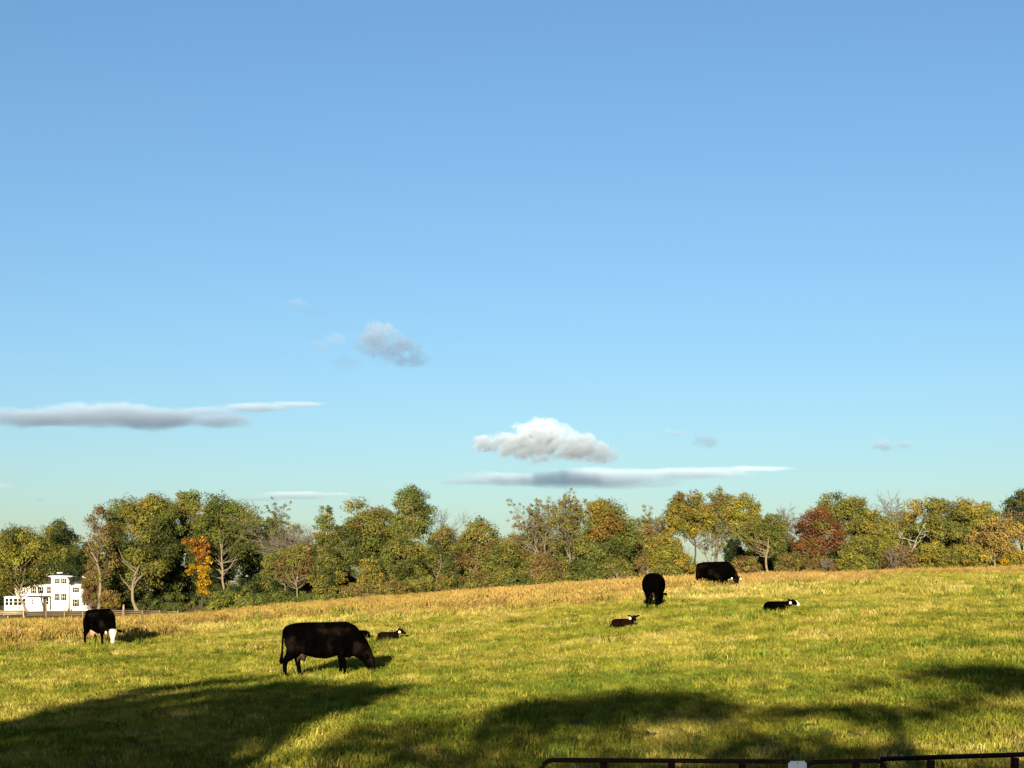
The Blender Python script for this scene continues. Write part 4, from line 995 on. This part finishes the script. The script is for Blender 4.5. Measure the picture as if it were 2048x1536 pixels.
# ------------------------------------------------------------------ cattle
def fur_mat():
    m, nt, out = new_mat('cattle_coat')
    a = N(nt, 'ShaderNodeAttribute', attribute_name='Col')
    b = N(nt, 'ShaderNodeBsdfPrincipled'); b.inputs['Roughness'].default_value = 0.62; b.inputs['Specular IOR Level'].default_value = 0.0
    mp = N(nt, 'ShaderNodeMapping'); mp.inputs['Scale'].default_value = (3, 3, 1.2)
    tc = N(nt, 'ShaderNodeTexCoord'); nt.links.new(tc.outputs['Object'], mp.inputs[0])
    nf = noise(nt, 2.2, 5, 0.6, vec=mp.outputs[0])
    mr = N(nt, 'ShaderNodeMapRange'); nt.links.new(nf, mr.inputs[0]); mr.inputs[1].default_value = 0.3; mr.inputs[2].default_value = 0.75; mr.inputs[3].default_value = 0.55; mr.inputs[4].default_value = 1.5
    hs_ = N(nt, 'ShaderNodeHueSaturation'); nt.links.new(a.outputs['Color'], hs_.inputs['Color']); nt.links.new(mr.outputs[0], hs_.inputs['Value'])
    nt.links.new(hs_.outputs[0], b.inputs['Base Color'])
    bp = N(nt, 'ShaderNodeBump'); bp.inputs['Strength'].default_value = 0.35; bp.inputs['Distance'].default_value = 0.01
    nt.links.new(noise(nt, 60, 3), bp.inputs['Height']); nt.links.new(bp.outputs[0], b.inputs['Normal'])
    nt.links.new(b.outputs[0], out.inputs[0])
    return m
M['coat'] = fur_mat()
M['udder'] = plain_mat('pink_udder', (0.42, 0.21, 0.15), (0.34, 0.16, 0.11), 6.0, 0.6, 0.3)
M['udder_dark'] = plain_mat('dusky_udder', (0.018, 0.011, 0.006), (0.009, 0.006, 0.004), 6.0, 0.6, 0.1)
M['tag_white'] = plain_mat('white_ear_tag', (0.72, 0.70, 0.64), (0.66, 0.64, 0.58), 8.0, 0.4, 0.4)
M['tag_pink'] = plain_mat('pink_ear_tag', (0.62, 0.34, 0.34), (0.56, 0.30, 0.30), 8.0, 0.4, 0.4)
M['eye'] = plain_mat('dark_eye', (0.008, 0.006, 0.005), (0.012, 0.009, 0.007), 8.0, 0.15, 0.6)
M['hoof'] = plain_mat('dark_hoof', (0.02, 0.017, 0.014), (0.012, 0.01, 0.009), 8.0, 0.5, 0.4)

def loft(bm, secs, n=18):
    """secs: (centre, side axis, up axis, half width, half height, squareness)"""
    rings = []
    for c, sa, ua, hw, hh, sq in secs:
        c = Vector(c); sa = Vector(sa); ua = Vector(ua); ring = []
        for j in range(n):
            a = 2 * math.pi * j / n
            ca, sn = math.cos(a), math.sin(a)
            ca = math.copysign(abs(ca) ** sq, ca); sn = math.copysign(abs(sn) ** sq, sn)
            ring.append(bm.verts.new(c + sa * hw * ca + ua * hh * sn))
        rings.append(ring)
    for A_, B_ in zip(rings, rings[1:]):
        for j in range(n): bm.faces.new((A_[j], A_[(j + 1) % n], B_[(j + 1) % n], B_[j]))
    bm.faces.new(rings[0][::-1]); bm.faces.new(rings[-1])
def limb(bm, P, R, n=12):
    """a tapering limb; R radius or (across, along) per joint; joints get rounded by in-between rings"""
    P = [Vector(p) for p in P]; secs = []
    for i, p in enumerate(P):
        t = (P[min(i + 1, len(P) - 1)] - P[max(i - 1, 0)]).normalized()
        ref = Vector((0, 1, 0)) if abs(t.y) < 0.9 else Vector((0, 0, 1))
        sa = (ref - t * ref.dot(t)).normalized(); ua = t.cross(sa)
        rr = R[i] if isinstance(R[i], tuple) else (R[i], R[i])
        secs.append((p, sa, ua, rr[0], rr[1], 1.0))
    loft(bm, secs, n)
def blob(bm, c, r, rot=None):
    mt = Matrix.Translation(c) @ (rot.to_4x4() if rot is not None else Matrix.Identity(4)) @ Matrix.Diagonal((*r, 1))
    bmesh.ops.create_icosphere(bm, subdivisions=3, radius=1.0, matrix=mt)
def fuse(bm, voxel, smooth=5):
    me = bpy.data.meshes.new('tmp'); bm.to_mesh(me); bm.free()
    o = bpy.data.objects.new('tmp', me); COL.objects.link(o)
    a = o.modifiers.new('r', 'REMESH'); a.mode = 'VOXEL'; a.voxel_size = voxel
    s_ = o.modifiers.new('s', 'SMOOTH'); s_.factor = 0.5; s_.iterations = smooth
    dg = bpy.context.evaluated_depsgraph_get(); dg.update()
    res = bpy.data.meshes.new_from_object(o.evaluated_get(dg))
    bpy.data.objects.remove(o); bpy.data.meshes.remove(me)
    res.polygons.foreach_set('use_smooth', np.ones(len(res.polygons), bool))
    return res
def colour(me, fn):
    co = np.empty(len(me.vertices) * 3, np.float32); me.vertices.foreach_get('co', co); co = co.reshape(-1, 3)
    c = np.ones((len(co), 4), np.float32); c[:, :3] = fn(co)
    a = me.attributes.new('Col', 'FLOAT_COLOR', 'POINT'); a.data.foreach_set('color', c.ravel())
BLACK = np.array((0.0006, 0.0005, 0.0005)); BROWNISH = np.array((0.0036, 0.0018, 0.0014)); WHITE = np.array((0.40, 0.36, 0.27))

def rotz(v, a, o=(0, 0, 0)):
    v = Vector(v) - Vector(o); return Vector((v.x * math.cos(a) - v.y * math.sin(a), v.x * math.sin(a) + v.y * math.cos(a), v.z)) + Vector(o)

def head(bm, poll, fwd, side, L, k=1.0, ears=True, ear_drop=0.1, es=1.0):
    """skull from poll to muzzle along fwd; returns a frame for colouring and tags"""
    poll = Vector(poll); f = Vector(fwd).normalized(); s = Vector(side); s = (s - f * s.dot(f)).normalized(); u = f.cross(s)   # u points to the forehead
    secs = []
    for t, hw, hh, dn in ((-0.12, .065, .08, -.03), (-0.02, .120, .14, -.03), (0.20, .152, .17, -.02), (0.40, .130, .148, -.005), (0.62, .086, .112, .0), (0.80, .070, .090, .0), (0.93, .084, .086, -.005), (1.03, .058, .055, -.01)):
        secs.append((poll + f * L * t + u * dn * k, s, u, hw * k, hh * k, 0.85))
    loft(bm, secs, 16)
    ear_c = []
    for sg in (-1, 1):
        if ears:
            d = (s * sg * 0.95 - f * 0.10 + Vector((0, 0, -ear_drop))).normalized()
            c = poll + f * L * 0.02 + s * sg * 0.12 * k + d * 0.12 * k
            w = f.cross(d).normalized(); hgt = d.cross(w).normalized()
            rot = Matrix((d, hgt, w)).transposed()
            blob(bm, c, (0.14 * k * es, 0.075 * k * es, 0.036 * k * es), rot)
        ear_c.append(poll + s * sg * 0.24 * k + f * L * 0.05)
    return poll, f, s, u, ear_c

def face_mask(co, poll, f, s, u, L, k, blaze):
    p = co - np.array(poll); t = p @ np.array(f) / L; w = np.abs(p @ np.array(s)) / k; h = p @ np.array(u) / k
    inside = (t > -0.15) & (t < 1.2) & (w < 0.17) & (np.abs(h) < 0.26)
    if blaze is None: return np.zeros(len(co))
    if blaze == 'full': return inside * sstep(-0.04, 0.06, t) * sstep(0.152, 0.135, w + 0.02 * np.sin(t * 23)) * (h > -0.12)
    if blaze == 'blaze': return inside * (h > 0.02) * sstep(0.06, 0.04, w) * (t > -0.1) + inside * sstep(0.78, 0.85, t) * (w < 0.1) * (np.abs(h) < 0.12)
    if blaze == 'star': return inside * (h > 0.02) * (w < 0.06) * (t > -0.12) * (t < 0.16)

def add_tag(root, pos, facing, mat, w=0.075, h=0.095):
    f = Vector(facing).normalized(); sd = f.cross(Vector((0, 0, 1))).normalized(); up = Vector((0, 0, 1))
    pts = [(-0.25, 0.5), (0.25, 0.5), (0.5, 0.12), (0.5, -0.38), (0.36, -0.5), (-0.36, -0.5), (-0.5, -0.38), (-0.5, 0.12)]
    mb = MB(); n = len(pts)
    V = [tuple(Vector(pos) + sd * a * w + up * b_ * h + f * e) for e in (-0.004, 0.004) for a, b_ in pts]
    mb.add(V, [tuple(range(n - 1, -1, -1)), tuple(range(n, 2 * n))] + [(j, (j + 1) % n, n + (j + 1) % n, n + j) for j in range(n)])
    mb.build('ear_tag', M[mat], root)

def cow(label, px, d, yaw, neck_yaw=0.0, head_yaw=0.0, size=1.0, hind=((-0.10, 0.0), (0.16, 0.0)), front=((0.0, 0.0), (0.10, 0.0)), blaze=None, udder=False, tags=(), tail=0.0, coat=BLACK, seed=0, dz=0.0, head_drop=0.0, bulk=1.0, udder_mat='udder'):
    X, Y = at(px, d)
    z = gz1(X, Y) + dz
    root = empty('cow', (X, Y, z), yaw, label, 'cow', 'black cattle in the pasture')
    root.scale = (size,) * 3
    bm = bmesh.new(); Yx = (0, 1, 0); Zx = (0, 0, 1)
    secs = []
    for x, zc, hw, hh, sq in ((-.84, 1.17, .10, .10, .9), (-.80, 1.10, .19, .20, .85), (-.70, 1.04, .25, .30, .8), (-.52, 1.00, .285, .375, .8), (-.30, .965, .315, .425, .85), (-.05, .935, .345, .455, .9), (.20, .93, .345, .465, .9),
                              (.42, .97, .315, .43, .9), (.60, 1.0, .265, .40, .92), (.74, 1.01, .215, .345, .95), (.86, 1.02, .165, .26, 1)):
        secs.append(((x * (1.1 if x > 0 else 1), 0, zc), Yx, Zx, hw * bulk, hh, sq))
    loft(bm, secs, 24)
    for x in (-.55,):                                       # hook bones
        for sg in (-1, 1): blob(bm, (x, sg * .19, 1.25), (.14, .09, .10))
    for sg in (-1, 1): blob(bm, (.58, sg * .20, .98), (.17, .10, .30))      # shoulder blades
    o_ = (0.66, 0, 0)
    NP = [((.56, 0, 1.04), (.25, .40)), ((.74, 0, .98), (.215, .385)), ((.88, 0, .87), (.175, .335)), ((1.03, 0, .74), (.145, .275)), ((1.15, 0, .62), (.125, .22)), ((1.22, 0, .54), (.11, .17))]
    NP = [(rotz(p, neck_yaw * min(1, max(0, (p[0] - .60) / .5)), o_), r) for p, r in NP]
    limb(bm, [p for p, r in NP], [r for p, r in NP], 18)
    poll = rotz((1.235, 0, .63 - head_drop), neck_yaw, o_)
    hd = neck_yaw + head_yaw
    fwd = Vector((math.cos(hd) * .26, math.sin(hd) * .26, -1)); side = Vector((-math.sin(hd), math.cos(hd), 0))
    fr = head(bm, poll, fwd, side, .50, ear_drop=0.4, es=0.85)
    for i, sg in enumerate((-1, 1)):
        hx_, _ = hind[i]; fx_, _ = front[i]
        limb(bm, [(-.60, sg * .16, 1.04), (-.60 + hx_ * .1, sg * .19, .84), (-.59 + hx_ * .3, sg * .20, .67), (-.68 + hx_ * .6, sg * .19, .52), (-.765 + hx_ * .8, sg * .185, .42), (-.77 + hx_ * .9, sg * .18, .30), (-.76 + hx_, sg * .18, .12), (-.72 + hx_, sg * .18, .03), (-.71 + hx_, sg * .18, -.01)],
             [(.16, .25), (.15, .235), (.125, .19), (.085, .12), (.06, .082), (.048, .06), (.05, .056), (.058, .07), (.05, .066)])
        limb(bm, [(.58, sg * .19, .92), (.56, sg * .20, .70), (.55 + fx_ * .4, sg * .19, .52), (.57 + fx_ * .75, sg * .18, .36), (.57 + fx_ * .85, sg * .18, .22), (.57 + fx_, sg * .18, .11), (.60 + fx_, sg * .18, .03), (.605 + fx_, sg * .18, -.01)],
             [(.10, .20), (.095, .15), (.07, .09), (.058, .062), (.04, .044), (.046, .05), (.055, .066), (.05, .064)])
    TP = [(-.78, 0, 1.26), (-.86, tail * .1, 1.19), (-.89, tail * .25, .98), (-.90, tail * .35, .72), (-.915, tail * .4, .54), (-.93, tail * .4, .40), (-.93, tail * .4, .32)]
    limb(bm, TP, [.055, .045, .034, .03, .04, .058, .022], 10)
    limb(bm, [(.58, 0, .62), (.76, 0, .60), (.88, 0, .66)], [(.12, .12), (.11, .13), (.07, .10)], 10)   # brisket
    me = fuse(bm, 0.020, 9)
    P, f, s, u, ears = fr
    n_ = np.random.default_rng(seed)
    def fn(co):
        base = np.tile(coat, (len(co), 1))
        k_ = fbm(co[:, 0] * 3 + seed, co[:, 2] * 3 + co[:, 1] * 2)[:, None]
        base = base * (0.6 + 0.9 * k_) + (np.array((0.0050, 0.0034, 0.0022)) - coat) * sstep(0.54, 0.76, k_) * 0.8  # random brownish patches that paint a slight sheen into the coat
        w = face_mask(co, P, f, s, u, .50, 1.0, blaze)[:, None]
        return base * (1 - w) + WHITE * w
    colour(me, fn)
    body = link('body', me, M['coat'], root)
    for sg in (-1, 1):
        e = P + f * .16 + s * sg * .128 + u * .06
        MB_eye = bmesh.new(); bmesh.ops.create_icosphere(MB_eye, subdivisions=2, radius=.022, matrix=Matrix.Translation(e)); em = bpy.data.meshes.new('eye'); MB_eye.to_mesh(em); MB_eye.free(); link('eye', em, M['eye'], root)
    if udder:
        b2 = bmesh.new(); us = float(udder); blob(b2, (-.42, 0, .56), (.20 * us, .15 * us, .13))
        for a in (-.09, .06):
            for sg in (-1, 1): limb(b2, [(-.42 + a, sg * .075, .50), (-.42 + a, sg * .08, .42), (-.42 + a, sg * .08, .385)], [.035, .026, .018], 8)
        link('udder', fuse(b2, 0.016, 3), M[udder_mat], root)
    for sg, mat in tags:
        i = 0 if sg < 0 else 1
        add_tag(root, ears[i] + Vector((0, 0, -.07)) + Vector((math.cos(-yaw - 1.5708), math.sin(-yaw - 1.5708), 0)) * 0.05, Vector((math.cos(-yaw - 1.5708), math.sin(-yaw - 1.5708), 0)), mat)
    return root

def calf(label, px, d, yaw, head_up=1.0, head_yaw=0.0, blaze=None, tags=(), size=1.0, coat=BROWNISH, seed=0, tagsize=1.0, dz=0.0):
    X, Y = at(px, d)
    root = empty('calf', (X, Y, gz1(X, Y) + dz), yaw, label, 'calf', 'calves lying in the grass')
    root.scale = (size,) * 3
    bm = bmesh.new()
    secs = []
    for x, zc, hw, hh in ((-.50, .22, .06, .08), (-.46, .24, .14, .16), (-.34, .25, .19, .21), (-.15, .24, .205, .225), (.08, .24, .20, .225), (.26, .26, .165, .205), (.38, .28, .12, .16), (.44, .29, .08, .11)):
        secs.append(((x, 0, zc), (0, 1, 0), (0, 0, 1), hw, hh, .9))
    loft(bm, secs, 18)
    for sg in (-1, 1):
        blob(bm, (-.30, sg * .17, .17), (.20, .10, .16))                                   # folded thigh
        limb(bm, [(-.24, sg * .22, .20), (-.06, sg * .26, .08), (-.30, sg * .28, .05), (-.10, sg * .30, .04)], [.075, .05, .035, .03], 10)
        limb(bm, [(.28, sg * .13, .20), (.44, sg * .15, .08), (.28, sg * .18, .045), (.22, sg * .18, .04)], [.08, .05, .036, .03], 10)
    zt = .30 + .22 * head_up
    poll = rotz((.50, 0, zt + .10), head_yaw * .5, (.34, 0, 0))
    limb(bm, [(.28, 0, .32), (.38, 0, .36 + .06 * head_up), tuple(poll + Vector((-.03, 0, -.03)))], [(.11, .15), (.09, .115), (.07, .085)], 14)
    hd = head_yaw
    fwd = Vector((math.cos(hd), math.sin(hd), -.55)); side = Vector((-math.sin(hd), math.cos(hd), 0))
    fr = head(bm, poll, fwd, side, .30, .66, ear_drop=-0.25, es=1.35)
    limb(bm, [(-.48, 0, .26), (-.60, .05, .14), (-.66, .10, .05), (-.72, .12, .04)], [.03, .022, .02, .028], 8)
    me = fuse(bm, 0.014, 4)
    P, f, s, u, ears = fr
    def fn(co):
        k_ = fbm(co[:, 0] * 5 + seed, co[:, 2] * 5)[:, None]
        base = np.tile(coat, (len(co), 1)) * (0.55 + 0.9 * k_)
        w = face_mask(co, P, f, s, u, .30, .62, blaze)[:, None]
        return base * (1 - w) + WHITE * w
    colour(me, fn)
    link('body', me, M['coat'], root)
    for sg in (-1, 1):
        e = P + f * .10 + s * sg * .078 + u * .035
        b2 = bmesh.new(); bmesh.ops.create_icosphere(b2, subdivisions=2, radius=.015, matrix=Matrix.Translation(e)); em = bpy.data.meshes.new('eye'); b2.to_mesh(em); b2.free(); link('eye', em, M['eye'], root)
    for sg, mat in tags:
        i = 0 if sg < 0 else 1
        fc = Vector((math.cos(-yaw - 1.5708), math.sin(-yaw - 1.5708), 0))
        add_tag(root, ears[i] + Vector((0, 0, -.06)) + fc * 0.04, fc, mat, .085 * tagsize, .10 * tagsize)
    return root

cow('black cow grazing side on, nearest of the cattle, at the edge of the tree shade', 637, 39.7, RAD(2), size=1.05, hind=((-.06, 0), (.27, 0)), front=((.12, 0), (-.03, 0)), seed=1, tail=-.15, udder=0.7, head_drop=0.05, udder_mat='udder_dark')
cow('black cow with a white face and pink udder grazing below the house', 199, 57, RAD(-48), neck_yaw=RAD(-8), head_yaw=RAD(-25), hind=((-.05, 0), (.12, 0)), blaze='full', udder=True, tags=((-1, 'tag_pink'),), seed=2, tail=-.3, size=1.02)
cow('black cow grazing with its rump turned to the camera', 1307, 59, RAD(80), neck_yaw=RAD(-14), udder=0.6, udder_mat='udder_dark', seed=3, size=1.02, hind=((-.05, 0), (.05, 0)), bulk=1.3)
cow('black cow farthest up the slope with white ear tags, grazing to the right', 1426, 77, RAD(-28), neck_yaw=RAD(-5), head_yaw=RAD(-40), tags=((-1, 'tag_white'), (1, 'tag_white')), seed=4, size=1.02)
calf('dark calf lying with raised head and white ear tag right of the nearest cow', 777, 54.5, RAD(-12), 0.6, RAD(10), tags=((-1, 'tag_white'),), size=0.84, seed=5, dz=-0.07)
calf('black calf mostly hidden behind the neck of the nearest cow', 716, 55.5, RAD(172), 0.2, 0.0, size=0.9, coat=BLACK, seed=6, dz=-0.05)
calf('dark calf lying alone, its face and white ear tag turned to the camera', 1246, 52, RAD(-22), 0.7, RAD(-55), blaze='star', tags=((-1, 'tag_white'),), size=0.84, seed=7, dz=-0.06)
calf('black calf with a white blaze and pink ear tag, farthest right', 1556, 51, RAD(-6), 0.35, RAD(-38), blaze='blaze', tags=((-1, 'tag_pink'),), size=0.98, coat=BLACK, seed=8, dz=-0.06)
